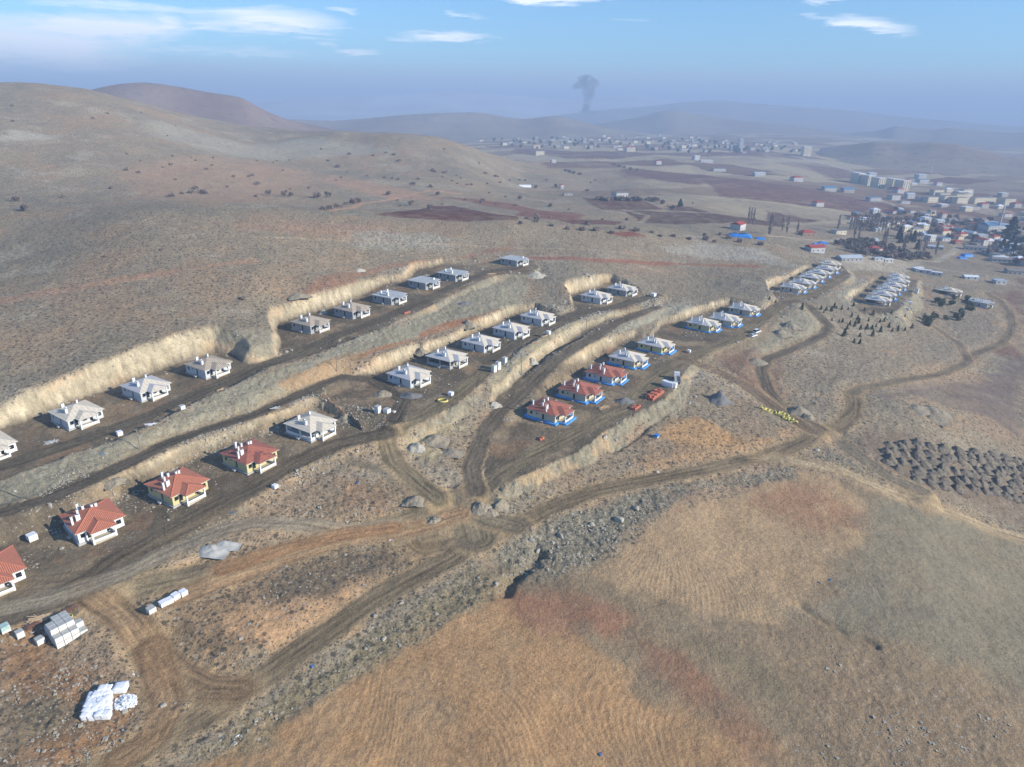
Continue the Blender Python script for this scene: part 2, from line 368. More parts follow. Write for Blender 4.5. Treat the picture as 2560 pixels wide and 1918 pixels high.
def ground_grid():
    az = np.concatenate([np.linspace(-80, -46, 60)[:-1], np.linspace(-46, 46, NAZ), np.linspace(46, 80, 60)[1:]])
    r = [28.0]
    while r[-1] < 26000:
        d = r[-1]
        dep = math.atan(105.0 / d); step = math.radians(DSTEP)
        nd = 105.0 / math.tan(max(dep - step, 1e-4)) if dep - step > 1e-4 else 1e9
        r.append(min(nd, d * (1 + DREL) if d > 250 else nd))
    return np.radians(az), np.array(r)
NAZ, DSTEP, DREL = 1180, 0.075, 0.0055

# patches of differently coloured soil: outline in photo pixels, colour, feather (m), scrub, rock, furrow
PATCH = [
 ([(-60, 1235), (0, 1210), (188, 1140), (377, 1075), (574, 982), (741, 910), (930, 835), (1046, 785), (1220, 697), (1300, 690), (1330, 715), (1290, 765), (1214, 785), (1182, 800), (1051, 845), (988, 870), (901, 900), (860, 930), (760, 975), (640, 1025), (420, 1095), (261, 1170), (101, 1238), (0, 1270), (-60, 1290)], (150, 143, 122), 2, .12, .85, 0),
 ([(700, 960), (800, 900), (900, 880), (930, 905), (860, 935), (780, 970)], (168, 140, 108), 3, .2, .4, 0),
 ([(1045, 850), (1110, 828), (1190, 803), (1205, 785), (1110, 806), (1045, 832)], (160, 116, 86), 1.5, 0, .2, 0), ([(890, 905), (985, 868), (1050, 850), (1050, 840), (985, 856), (890, 890)], (170, 124, 88), 1.5, 0, .2, 0),
 ([(1440, 840), (1370, 890), (1300, 950), (1240, 1000), (1219, 950), (1280, 885), (1367, 842), (1410, 814), (1489, 788), (1541, 778), (1600, 776), (1520, 800)], (176, 162, 132), 1.5, 0, .5, 0),
 ([(1440, 868), (1500, 835), (1560, 803), (1650, 768), (1700, 760), (1740, 770), (1690, 788), (1650, 803), (1587, 828), (1541, 842), (1483, 862)], (150, 145, 128), 2, .1, .9, 0),
 ([(1240, 1130), (1290, 1120), (1430, 1140), (1560, 1060), (1680, 1000), (1740, 930), (1690, 985), (1560, 1090), (1420, 1170), (1290, 1215), (1200, 1250)], (158, 150, 126), 3, .15, .8, 0),
 ([(1330, 655), (1420, 660), (1500, 690), (1620, 700), (1660, 725), (1600, 735), (1540, 700), (1430, 700), (1400, 770), (1340, 760), (1340, 700)], (140, 130, 112), 4, .3, .7, 0),
 ([(1880, 850), (1960, 800), (2040, 780), (2050, 820), (1990, 850), (1900, 890)], (146, 138, 118), 3, .2, .8, 0), ([(2090, 730), (2180, 690), (2150, 740), (2120, 770)], (150, 142, 124), 3, .2, .8, 0), ([(2090, 645), (2180, 640), (2290, 655), (2270, 690), (2180, 675), (2110, 670)], (168, 158, 140), 4, .2, .9, 0),
 ([(580, 840), (640, 830), (700, 850), (760, 860), (740, 890), (640, 905), (590, 880)], (150, 142, 122), 2, .1, .8, 0),
 # red/orange bare streaks on the hillside
 ([(0, 745), (120, 720), (300, 690), (520, 662), (640, 650), (640, 660), (420, 690), (200, 722), (0, 758)], (170, 136, 110), 3, .5, .3, 0),
 ([(730, 735), (800, 700), (900, 672), (1010, 655), (1120, 645), (1230, 622), (1280, 612), (1280, 622), (1180, 640), (1080, 652), (950, 678), (860, 716), (800, 740), (740, 752)], (152, 116, 92), 4, .4, .3, 0),
 ([(560, 560), (700, 552), (900, 560), (1000, 580), (900, 600), (700, 590)], (165, 135, 110), 14, .7, .7, 0),
 ([(1280, 636), (1340, 640), (1500, 646), (1640, 652), (1800, 660), (1900, 662), (1900, 668), (1700, 662), (1500, 656), (1350, 650)], (150, 105, 85), 2, .3, .2, 0),
 ([(900, 590), (1080, 585), (1160, 600), (1050, 622), (900, 618)], (164, 156, 140), 12, .8, 1.0, 0),
 ([(1650, 620), (1760, 612), (1900, 625), (1960, 650), (1880, 655), (1700, 640)], (165, 158, 145), 9, .5, .9, 0),
 ([(380, 310), (480, 330), (620, 370), (760, 350), (900, 360), (1000, 380), (840, 400), (660, 402), (480, 372), (380, 345)], (160, 152, 136), 26, .6, .8, 0),
 ([(0, 345), (60, 330), (140, 345), (90, 350), (0, 356)], (170, 163, 148), 9, .4, .8, 0),
 ([(300, 430), (450, 400), (640, 405), (800, 440), (700, 500), (500, 510), (330, 480)], (160, 135, 112), 25, .4, .2, 0),
 ([(830, 440), (1000, 470), (1100, 495), (1000, 500), (860, 470), (780, 452)], (168, 138, 115), 9, .3, .1, 0),
 # valley fields beyond the crest
 ([(940, 537), (1080, 514), (1135, 513), (1300, 545), (1290, 552), (1160, 552), (1040, 545)], (96, 62, 55), 2, 0, 0, .15),
 ([(1080, 492), (1160, 500), (1280, 525), (1420, 548), (1400, 532), (1280, 508), (1180, 494)], (128, 92, 80), 3, .1, 0, .1),
 ([(1460, 498), (1600, 502), (1660, 520), (1640, 526), (1500, 522)], (98, 72, 65), 3, .1, 0, .1),
 ([(1300, 530), (1420, 528), (1470, 538), (1440, 552), (1340, 550), (1290, 540)], (125, 88, 78), 3, .1, 0, .1),
 ([(1390, 552), (1560, 555), (1540, 563), (1430, 562)], (100, 65, 58), 2, .1, 0, .1),
 ([(1560, 527), (1800, 536), (1960, 552), (1960, 565), (1700, 560), (1600, 555)], (88, 68, 62), 3, 0, 0, .1),
 ([(1500, 583), (1580, 580), (1625, 595), (1560, 593)], (128, 80, 68), 2, .1, 0, .1),
 ([(1680, 525), (1780, 532), (1720, 515), (1660, 512)], (90, 66, 62), 3, .1, 0, .1),
 ([(1920, 525), (2060, 540), (2100, 553), (1920, 552)], (98, 78, 72), 3, 0, 0, .1),
 ([(1640, 480), (1800, 492), (2160, 540), (2180, 555), (2060, 555), (1900, 520), (1740, 508)], (150, 138, 118), 5, .1, 0, .1),
 ([(1760, 450), (1900, 452), (2080, 482), (2190, 510), (2160, 535), (1960, 508), (1800, 488)], (112, 84, 78), 5, 0, 0, .3),
 ([(1560, 420), (1760, 440), (1900, 450), (1740, 462), (1560, 440)], (108, 84, 80), 9, 0, 0, .1),
 ([(1350, 405), (1560, 410), (1560, 425), (1360, 420)], (118, 95, 85), 9, 0, 0, .1),
 ([(1280, 375), (1600, 380), (1900, 385), (1920, 392), (1600, 390), (1280, 386)], (110, 88, 82), 15, 0, 0, .1),
 ([(1650, 392), (1920, 402), (1920, 412), (1700, 405)], (155, 140, 120), 15, 0, 0, .1),
 ([(1920, 415), (2030, 435), (2010, 450), (1920, 432)], (160, 146, 124), 12, 0, 0, .1),
 ([(2000, 410), (2130, 425), (2200, 450), (2080, 445)], (118, 96, 88), 12, 0, 0, .1),
 ([(2180, 505), (2260, 520), (2300, 535), (2220, 535)], (112, 82, 76), 6, 0, 0, .1),
 ([(2400, 510), (2520, 530), (2560, 545), (2560, 560), (2430, 530)], (160, 148, 130), 6, 0, 0, .1),
 ([(2300, 530), (2440, 545), (2440, 550), (2310, 540)], (150, 130, 110), 4, 0, 0, .1),
 # right-hand slope
 ([(2440, 760), (2560, 700), (2560, 900), (2480, 880), (2540, 840), (2545, 790), (2510, 750)], (118, 92, 80), 8, .1, .1, .3),
 ([(2200, 1000), (2300, 960), (2560, 900), (2560, 1100), (2440, 1040), (2330, 1000)], (118, 106, 98), 6, .1, .1, .5),
 ([(1960, 960), (2080, 900), (2300, 870), (2480, 760), (2500, 850), (2400, 900), (2200, 945), (2120, 975), (2090, 1000)], (146, 134, 116), 6, .8, .3, 0),
 # foreground fields
 ([(1290, 1440), (1500, 1400), (1750, 1240), (2000, 1180), (2180, 1200), (2700, 1400), (2700, 2100), (200, 2100), (560, 1890), (1240, 1490)], (144, 126, 102), 6, .04, .1, 0),
 ([(300, 1990), (560, 1890), (760, 1790), (900, 1690), (1080, 1580), (1230, 1490), (1290, 1500), (1480, 1600), (1700, 1760), (1900, 1840), (2050, 1918), (2050, 2000)], (172, 138, 102), 4, 0, .03, 1),
 ([(1290, 1450), (1330, 1440), (1480, 1475), (1600, 1540), (1760, 1660), (1900, 1780), (1960, 1860), (1880, 1830), (1700, 1720), (1560, 1640), (1400, 1575), (1310, 1540)], (146, 110, 88), 8, 0, .1, .3),
 ([(1280, 1425), (1400, 1440), (1520, 1480), (1700, 1560), (1900, 1620), (2050, 1700), (2100, 1918), (2000, 1918), (1900, 1780), (1740, 1640), (1560, 1510), (1400, 1465)], (130, 118, 96), 6, .03, .08, 0),
 ([(1470, 1440), (1560, 1360), (1660, 1280), (1740, 1238), (1860, 1222), (1950, 1195), (2000, 1170), (2090, 1190), (2165, 1265), (2170, 1330), (2110, 1420), (2020, 1500), (1940, 1560), (1860, 1550), (1700, 1520), (1560, 1480)], (172, 146, 115), 3, 0, .04, 1),
 ([(1700, 1262), (1740, 1240), (1860, 1224), (1960, 1195), (2060, 1220), (2120, 1290), (2000, 1300), (1860, 1290), (1700, 1310)], (156, 120, 94), 14, 0, 0, .6),
 ([(2180, 1240), (2300, 1260), (2450, 1300), (2700, 1400), (2700, 1800), (2560, 1700), (2380, 1650), (2200, 1600), (2060, 1560), (1980, 1530), (2110, 1430), (2180, 1350)], (132, 124, 106), 6, .03, .08, .15),
 ([(2060, 1600), (2250, 1650), (2400, 1720), (2560, 1800), (2700, 2000), (2050, 2000), (1960, 1840), (1900, 1700), (1940, 1600)], (146, 126, 102), 8, .03, .35, 0),
 # rocky bank under the main track
 ([(1240, 1380), (1400, 1280), (1600, 1225), (1800, 1190), (2000, 1160), (1990, 1200), (1880, 1215), (1740, 1230), (1620, 1300), (1500, 1400), (1380, 1440), (1270, 1420)], (132, 125, 108), 3, .8, .8, 0),
 ([(600, 1830), (800, 1680), (1000, 1560), (1180, 1440), (1260, 1450), (1230, 1480), (1060, 1580), (880, 1690), (700, 1800), (560, 1880), (400, 1918)], (140, 128, 102), 3, .8, .6, 0),
 # orange bare soil
 ([(1480, 1250), (1560, 1180), (1660, 1110), (1740, 1060), (1860, 1080), (2030, 1085), (1900, 1140), (1700, 1180), (1560, 1220)], (172, 140, 105), 8, .6, .3, 0),
 ([(1640, 1090), (1760, 1060), (1900, 1110), (1860, 1130), (1740, 1110)], (190, 150, 105), 7, .5, .2, 0),
 ([(830, 975), (930, 930), (1010, 985), (990, 1020), (900, 1040), (840, 1020)], (156, 120, 90), 7, .3, .2, 0),
 ([(640, 1290), (820, 1230), (960, 1180), (1090, 1290), (1060, 1330), (900, 1350), (760, 1330)], (150, 130, 104), 4, .6, .6, 0),
 ([(850, 1200), (960, 1220), (930, 1280), (840, 1260)], (160, 130, 102), 7, .6, .3, 0),
 ([(0, 1560), (60, 1545), (250, 1640), (330, 1700), (420, 1850), (260, 1918), (0, 1918)], (150, 118, 88), 5, .6, .5, .1),
 ([(0, 1750), (160, 1720), (200, 1800), (80, 1880), (0, 1900)], (128, 116, 96), 6, .8, .6, 0),
 ([(360, 1560), (640, 1400), (860, 1360), (1060, 1370), (1060, 1430), (860, 1540), (640, 1650), (500, 1700), (400, 1640)], (148, 124, 96), 5, .8, .4, 0),
 ([(640, 1400), (860, 1360), (1040, 1370), (1050, 1400), (900, 1460), (760, 1500), (660, 1500)], (120, 106, 88), 6, .9, .3, 0),
 ([(560, 1540), (640, 1520), (820, 1520), (900, 1470), (880, 1540), (700, 1610), (600, 1620)], (196, 158, 120), 5, .3, .3, 0),
 ([(1230, 1000), (1380, 1020), (1350, 1080), (1290, 1120), (1240, 1150), (1210, 1120)], (158, 130, 100), 4, .3, .5, 0),
 ([(1000, 1110), (1060, 1050), (1150, 1020), (1160, 1080), (1120, 1140), (1060, 1160), (1010, 1150)], (172, 156, 124), 4, .3, .8, 0),
 ([(1930, 1000), (1990, 980), (2100, 1000), (2110, 1050), (2060, 1075), (1990, 1040)], (142, 130, 112), 4, .7, .3, 0),
 ([(1800, 900), (1880, 880), (1940, 900), (1980, 1030), (1900, 1000), (1840, 960)], (128, 104, 88), 5, .3, .2, 0),
 ([(2160, 1080), (2230, 1080), (2560, 1250), (2560, 1300), (2320, 1240), (2200, 1180)], (128, 112, 96), 8, .2, .3, 0),
]
# tracks: centre line in photo pixels, half width (m), colour, strength
ROADS = [
 ([(-40, 1490), (120, 1470), (330, 1440)], 8.0, (132, 118, 96), .6), ([(1000, 1325), (1090, 1290), (1180, 1255)], 6.5, (120, 108, 88), .8), ([(1060, 1350), (1130, 1330), (1200, 1310)], 6.0, (128, 112, 88), .8), ([(880, 1150), (960, 1180), (1040, 1245)], 2.0, (112, 102, 86), .6),
 ([(120, 2000), (261, 1918), (435, 1838), (540, 1772), (640, 1705), (785, 1600), (930, 1500), (1060, 1430), (1190, 1366), (1280, 1322), (1367, 1273), (1483, 1229), (1628, 1198), (1773, 1171), (1920, 1138), (1978, 1116), (2050, 1085), (2105, 1064), (2131, 1038), (2134, 1003), (2131, 983), (2152, 969)], 3.4, (128, 113, 90), 1),
 ([(2131, 983), (2152, 969), (2210, 960), (2300, 944), (2355, 935), (2412, 909), (2436, 886), (2499, 860), (2525, 836), (2531, 813), (2523, 778), (2497, 750), (2470, 735)], 2.6, (120, 108, 90), .9),
 ([(1920, 1146), (1963, 1148), (2094, 1172), (2181, 1209), (2268, 1247), (2400, 1290), (2600, 1370)], 3.0, (172, 152, 122), .8),
 ([(2085, 1090), (2152, 1140), (2224, 1192), (2300, 1240)], 3.0, (118, 108, 92), .7),
 ([(2108, 694), (2079, 712), (2036, 735), (1990, 748), (1963, 752), (1920, 787), (1880, 820), (1845, 845), (1773, 871), (1725, 892), (1700, 902), (1628, 952), (1599, 983), (1570, 1018), (1483, 1061), (1396, 1107), (1280, 1165), (1219, 1206), (1133, 1247), (1046, 1285), (930, 1320), (785, 1366), (640, 1400), (470, 1440), (330, 1475), (180, 1500), (-60, 1530)], 3.6, (124, 112, 90), .9),
 ([(1963, 755), (2000, 752), (2021, 764), (2050, 793), (2071, 816), (2059, 836), (2021, 857), (1949, 886), (1920, 897), (1903, 920), (1912, 950), (1920, 974), (1963, 1024), (2007, 1050), (2050, 1076)], 2.7, (108, 98, 84), .95),
 ([(1709, 891), (1755, 909), (1801, 932), (1860, 962), (1920, 1005), (1963, 1038), (2036, 1083)], 3.0, (118, 102, 85), .9),
 ([(1700, 900), (1760, 920), (1790, 900), (1850, 870), (1900, 850), (1940, 800)], 2.0, (105, 92, 78), .4),
 ([(1133, 1262), (1176, 1300), (1190, 1350)], 5.5, (125, 113, 92), .9),
 ([(1130, 1250), (1220, 1300), (1290, 1318)], 4.0, (122, 112, 92), .8),
 ([(1250, 880), (1219, 920), (1141, 985), (1060, 1035), (1000, 1060), (965, 1105), (985, 1155), (1045, 1210), (1092, 1250)], 3.4, (122, 110, 88), 1),
 ([(1642, 742), (1541, 766), (1454, 782), (1400, 800), (1340, 828), (1280, 862), (1220, 905)], 3.4, (100, 92, 78), 1),
 ([(960, 1080), (843, 1110), (741, 1155), (640, 1215), (470, 1300), (300, 1395), (170, 1480), (40, 1540)], 4.0, (105, 94, 78), 1),
 ([(200, 1470), (290, 1525), (377, 1615), (435, 1680), (521, 1725), (600, 1725)], 3.8, (142, 118, 90), .9),
 ([(377, 1612), (420, 1760), (380, 1850), (300, 1900)], 3.6, (150, 120, 88), .7),
 ([(-60, 1540), (120, 1500), (300, 1440), (440, 1370), (560, 1320), (640, 1305), (760, 1310), (860, 1325), (980, 1310)], 3.2, (150, 138, 118), .8),
 ([(430, 1500), (560, 1450), (700, 1400), (860, 1350), (1000, 1330), (1080, 1310), (1150, 1285)], 3.4, (168, 136, 102), .85),
 ([(560, 1420), (720, 1370), (860, 1335), (980, 1320)], 3.0, (165, 125, 88), .7),
 ([(1190, 1235), (1178, 1170), (1205, 1090), (1255, 1025), (1330, 955), (1400, 895), (1470, 850), (1540, 808), (1640, 768)], 3.2, (104, 94, 80), .9),
 ([(0, 1170), (87, 1140), (188, 1105), (290, 1070), (377, 1038), (492, 985), (574, 952), (640, 918), (741, 886), (843, 838), (930, 808), (1046, 758), (1132, 716), (1220, 680), (1300, 668)], 3.4, (98, 90, 76), 1),
 ([(0, 1290), (116, 1252), (232, 1200), (348, 1143), (420, 1108), (521, 1072), (640, 1036), (756, 985), (860, 940), (930, 950), (1010, 1000), (985, 1050)], 2.8, (92, 84, 72), 1),
 ([(-20, 1260), (60, 1300), (0, 1330)], 1.0, (100, 90, 75), .2),
 # far tracks
 ([(830, 530), (900, 510), (1000, 490), (1080, 473), (1150, 480)], 2.5, (178, 138, 112), .8),
 ([(640, 596), (900, 606), (1150, 612), (1400, 622), (1600, 640)], 0.9, (180, 168, 150), .4),
 ([(1920, 592), (2100, 598), (2180, 602)], 3.0, (170, 160, 145), .9),
 ([(2200, 500), (2260, 530), (2300, 545)], 2.5, (160, 150, 135), .8),
 ([(2270, 650), (2340, 655), (2380, 635), (2392, 622), (2370, 610)], 3.0, (165, 156, 140), .8),
 ([(2100, 615), (2200, 640), (2300, 665), (2460, 690), (2560, 715)], 3.0, (150, 142, 130), .6),
 ([(1975, 388), (2060, 410), (2150, 430), (2260, 452), (2400, 470)], 8.0, (165, 160, 155), .8),
 ([(1560, 523), (1620, 540), (1600, 556)], 2.0, (160, 150, 132), .6),
 ([(1610, 500), (1780, 520), (1830, 530)], 2.0, (165, 152, 132), .6),
 ([(1380, 398), (1440, 402), (1480, 425)], 3.0, (130, 110, 92), .5),
 ([(2340, 820), (2400, 860), (2420, 900)], 2.5, (108, 96, 84), .8),
]

def ground_colour(x, y, z, face, fill, lev, aux):
    N = len(x); d0 = np.hypot(x, y)
    C = np.empty((N, 3)); sc = np.full(N, 0.75); rk = np.full(N, 0.25); fw = np.zeros(N)
    n1 = fbm(x, y, 70, 4, 51); n2 = fbm(x, y, 22, 4, 52); n3 = fbm(x, y, 6, 3, 53); n4 = fbm(x, y, 180, 3, 54)
    C[:] = A(150, 136, 115)
    def blend(c, m): C[:] = C * (1 - m[:, None]) + np.asarray(c) * m[:, None]
    blend(A(168, 138, 110), 0.4 * sstep(0.03, 0.16, n2 * .6 + n1 * .6))
    blend(A(128, 122, 108), 0.55 * sstep(0.02, 0.18, -n2 * .5 - n1 * .7))
    blend(A(178, 168, 150), 0.4 * sstep(0.08, 0.2, fbm(x, y, 30, 5, 55, .65)))
    # far valley floor: fields
    far = sstep(700, 1000, d0) * sstep(-100, -118, z)
    cx = np.floor((x * .9 + y * .44 + n4 * 120) / 170.0); cy = np.floor((-x * .44 + y * .9 + n4 * 90) / 95.0)
    h = _hash(cx, cy, 7); h2 = _hash(cx, cy, 8)
    fc = A(150, 136, 118)[None] * (1 - h[:, None]) + A(112, 86, 76)[None] * h[:, None]
    fc = np.where((h2 > .6)[:, None], A(166, 152, 128)[None], fc)
    C[:] = C * (1 - far[:, None]) + fc * far[:, None]; sc *= (1 - .7 * far); rk *= (1 - far)
    for P, c, f, s_, r_, w_ in PATCHW:
        i = bbox_idx(x, y, P, f * 2)
        if not len(i): continue
        d = sdf(x[i], y[i], P) + (n3[i] * 2 + n2[i] * 3.5 + n1[i] * 2) * min(f, 14) * .9
        m = (1 - sstep(-f * .6, f * .6, d)) * np.clip(.88 + n3[i] * .8 + n2[i] * .6, .4, 1)
        C[i] = C[i] * (1 - m[:, None]) + A(*c) * m[:, None]
        sc[i] = sc[i] * (1 - m) + s_ * m; rk[i] = rk[i] * (1 - m) + r_ * m; fw[i] = fw[i] * (1 - m) + w_ * m
    # worked ground
    i = np.nonzero((face > 0) | (fill > 0) | (lev > 0))[0]
    xx, yy = x[i], y[i]; s = srow(xx, yy); nf = fbm(s, z[i] * .6, 2.0, 3, 61); ng = fbm(xx, yy, 3, 4, 62)
    nv = fbm(s, z[i] * .35, .8, 3, 67); nb = fbm(s, z[i] * 2.0, 4.0, 4, 68, .6)
    cf = A(184, 171, 146)[None] * (1 + nf[:, None] * .5 + n2[i][:, None] * .5 + nv[:, None] * .7 + nb[:, None] * .7)
    m6 = sstep(.0, .2, fbm(s, yy, 16, 4, 69)); cf = cf * (1 - m6[:, None] * .55) + A(158, 148, 124) * m6[:, None] * .55
    m2 = sstep(.02, .2, fbm(s, z[i] * 2.5, 12, 3, 63)); cf = cf * (1 - m2[:, None] * .6) + A(192, 164, 132) * m2[:, None] * .6
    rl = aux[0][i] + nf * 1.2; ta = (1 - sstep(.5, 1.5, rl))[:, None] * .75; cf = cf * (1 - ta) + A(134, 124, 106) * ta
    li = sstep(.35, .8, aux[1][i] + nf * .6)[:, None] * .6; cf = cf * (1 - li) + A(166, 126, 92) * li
    C[i] = C[i] * (1 - face[i][:, None]) + cf * face[i][:, None]
    cs = A(144, 136, 116)[None] * (1 + ng[:, None] * .5)
    m3 = sstep(.06, .2, fbm(xx, yy, 10, 3, 64)); cs = cs * (1 - m3[:, None] * .7) + A(186, 158, 122) * m3[:, None] * .7
    C[i] = C[i] * (1 - fill[i][:, None]) + cs * fill[i][:, None]
    cl = A(110, 99, 83)[None] * (1 + ng[:, None] * .6 + n2[i][:, None] * .7)
    m4 = sstep(-.02, .22, fbm(xx, yy, 8, 5, 65, .65)); cl = cl * (1 - m4[:, None] * .75) + A(156, 138, 112) * m4[:, None] * .75
    m5 = sstep(.1, .25, fbm(xx, yy, 14, 4, 66, .6)); cl = cl * (1 - m5[:, None] * .6) + A(140, 112, 86) * m5[:, None] * .6
    l = lev[i][:, None] * .93; C[i] = C[i] * (1 - l) + cl * l
    sc[i] = sc[i] * (1 - np.clip(face[i] + fill[i] + lev[i], 0, 1)); rk[i] = np.where(fill[i] > .5, .75, np.where(lev[i] > .5, .22, rk[i])); rk[i] *= (1 - face[i])
    # orange soil along the lip of the cuts is left by the natural colour; wheel tracks
    for P, hw, c, st in ROADW:
        i = bbox_idx(x, y, P, hw * 2 + 2)
        if not len(i): continue
        d, sd, arc = seg_dist(x[i], y[i], P, False, True); off = d * sd
        e = d + n3[i] * 1.6
        m = (1 - sstep(hw * .75, hw * 1.25, e)) * st * (1 - .85 * face[i])
        rut = fbm(arc / 14.0, off, .5, 3, 72) * 1.2 + fbm(arc / 4.0, off, 3.0, 3, 73) * .5
        wheel = np.exp(-((np.abs(off) - .95) / .38) ** 2) * .26 - np.exp(-(off / .45) ** 2) * .14
        cc = A(*c)[None] * (1 + rut + wheel)[:, None]
        C[i] = C[i] * (1 - m[:, None]) + cc * m[:, None]
        sc[i] *= (1 - m); rk[i] = rk[i] * (1 - .9 * m); fw[i] *= (1 - m)
        # paler graded rim
        rim = np.exp(-((e - hw * 1.25) / 1.1) ** 2) * .45 * st * (lev[i] < .5)
        C[i] = C[i] * (1 - rim[:, None]) + A(188, 160, 122) * rim[:, None]
    return C, sc, rk, fw

def furrow(x, y, fw):
    """curved plough lines: direction drifts across the field"""
    ph = (x * .62 + y * .78) + fbm(x, y, 55, 2, 81) * 46
    ph2 = (x * .9 - y * .42) + fbm(x, y, 40, 2, 82) * 40
    sel = sstep(-.06, .06, fbm(x, y, 45, 2, 83))
    a = np.cos(ph * 2 * math.pi / 1.05) * (1 - sel) + np.cos(ph2 * 2 * math.pi / 1.2) * sel
    b = np.cos(ph * 2 * math.pi / 6.3) * (1 - sel) + np.cos(ph2 * 2 * math.pi / 7.7) * sel
    return a * fw * (1 - sstep(150, 260, np.hypot(x, y)) * .8)

def ground_material():
    m = bpy.data.materials.new('earth'); m.use_nodes = True; T = NT(m.node_tree)
    out = T.n('ShaderNodeOutputMaterial')
    c = T.n('ShaderNodeAttribute', attribute_name='col').outputs['Color']
    k = T.n('ShaderNodeAttribute', attribute_name='mask').outputs['Color']
    sep = T.n('ShaderNodeSeparateColor', ins={0: k})
    scrub, rock, cutm = sep.outputs[0], sep.outputs[1], sep.outputs[2]
    P = T.n('ShaderNodeTexCoord').outputs['Object']
    nf = T.n('ShaderNodeTexNoise', ins={'Vector': P, 'Scale': .75, 'Detail': 7.0, 'Roughness': .68}).outputs[0]
    nc = T.n('ShaderNodeTexNoise', ins={'Vector': P, 'Scale': .12, 'Detail': 6.0, 'Roughness': .6}).outputs[0]
    nh = T.n('ShaderNodeTexNoise', ins={'Vector': P, 'Scale': 2.6, 'Detail': 5.0, 'Roughness': .75}).outputs[0]
    g = T.math('ADD', T.math('MULTIPLY', T.math('SUBTRACT', nf, .5), 1.0), T.math('MULTIPLY', T.math('SUBTRACT', nc, .5), .6))
    g = T.math('ADD', g, T.math('MULTIPLY', T.math('SUBTRACT', nh, .5), 1.3))
    g = T.math('ADD', g, 1.0)
    gc = T.n('ShaderNodeCombineXYZ', ins={0: g, 1: g, 2: g}).outputs[0]
    base = T.mix(1.0, c, gc, 'MULTIPLY')
    # dry tufts
    for sc_, th, dark in ((.5, .38, (.080, .072, .054)), (1.0, .40, (.085, .075, .055)), (1.9, .40, (.09, .08, .06))):
        v = T.n('ShaderNodeTexVoronoi', feature='F1', ins={'Vector': P, 'Scale': sc_, 'Randomness': 1.0})
        rnd = T.n('ShaderNodeSeparateColor', ins={0: v.outputs['Color']}).outputs[0]
        dd = T.math('ADD', v.outputs['Distance'], T.math('MULTIPLY', T.math('SUBTRACT', nf, .5), .5))
        tm = T.math('MULTIPLY', T.math('SUBTRACT', th, dd), 7.0, clamp=True)
        tm = T.math('MULTIPLY', tm, T.math('MULTIPLY', T.math('SUBTRACT', T.math('MULTIPLY', scrub, T.math('ADD', T.math('MULTIPLY', nc, 1.2), .45)), rnd), 3.0, clamp=True))
        base = T.mix(T.math('MULTIPLY', tm, .78), base, dark)
    for sc_, th, pale in ((1.5, .34, (.44, .41, .34)), (.7, .24, (.46, .43, .36))):
        v = T.n('ShaderNodeTexVoronoi', feature='F1', distance='CHEBYCHEV', ins={'Vector': P, 'Scale': sc_, 'Randomness': 1.0})
        rnd = T.n('ShaderNodeSeparateColor', ins={0: v.outputs['Color']}).outputs[1]
        tm = T.math('MULTIPLY', T.math('SUBTRACT', th, v.outputs['Distance']), 9.0, clamp=True)
        tm = T.math('MULTIPLY', tm, T.math('MULTIPLY', T.math('SUBTRACT', T.math('MULTIPLY', rock, T.math('ADD', T.math('MULTIPLY', nc, 1.6), -.25)), rnd), 6.0, clamp=True))
        base = T.mix(T.math('MULTIPLY', tm, .75), base, pale)
    bh = T.math('ADD', T.math('ADD', T.math('MULTIPLY', nf, 1.0), T.math('MULTIPLY', nc, 1.5)), T.math('MULTIPLY', nh, .5))
    bump = T.n('ShaderNodeBump', ins={'Strength': .7, 'Distance': .9, 'Height': bh})
    b = T.n('ShaderNodeBsdfPrincipled', ins={'Base Color': base, 'Roughness': .95, 'Normal': bump.outputs[0]})
    b.inputs['Specular IOR Level'].default_value = 0.1
    T.link(b.outputs[0], out.inputs[0]); return m

def _gul():
    for P, w, d in GULLY: GULW.append(([tuple(q) for q in unproj(P)], w, d))
_gul()
def resolve(lst):
    """outlines given as photo pixels become world outlines standing on the ground"""
    P = np.array([p for e in lst for p in e[0]], float); W = unproj(P); o = []; k = 0
    for e in lst:
        n = len(e[0]); o.append(([tuple(w) for w in W[k:k + n]],) + tuple(e[1:])); k += n
    return o
PATCHW = resolve(PATCH); ROADW = resolve(ROADS)

def _grade():
    for P, hw, c, st in ROADW:
        if hw < 2.6 or st < .69 or hw > 5.6 or math.hypot(*P[0]) > 600: continue
        Q = []; S = []; acc = 0
        for a, b in zip(P[:-1], P[1:]):
            L = math.hypot(b[0] - a[0], b[1] - a[1]); n = max(2, int(L / 2))
            for k in range(n): Q.append((a[0] + (b[0] - a[0]) * k / n, a[1] + (b[1] - a[1]) * k / n)); S.append(acc + L * k / n)
            acc += L
        Q.append(P[-1]); S.append(acc); Q = np.array(Q); S = np.array(S); z = height(Q[:, 0], Q[:, 1], False, False)[0]
        K = np.exp(-((S[:, None] - S[None]) / 13.0) ** 2); K /= K.sum(1, keepdims=True); GRADE.append((P, hw, S, K @ z))
_grade()

def mesh_from(name, V, F, smooth=True, mat=None):
    me = bpy.data.meshes.new(name); V = np.asarray(V, np.float32); F = np.asarray(F, np.int32)
    me.vertices.add(len(V)); me.vertices.foreach_set('co', V.ravel())
    me.loops.add(F.size); me.loops.foreach_set('vertex_index', F.ravel())
    me.polygons.add(len(F)); me.polygons.foreach_set('loop_start', np.arange(0, F.size, F.shape[1], dtype=np.int32))
    me.polygons.foreach_set('use_smooth', np.full(len(F), smooth)); me.update(calc_edges=True)
    if mat: me.materials.append(mat)
    return me

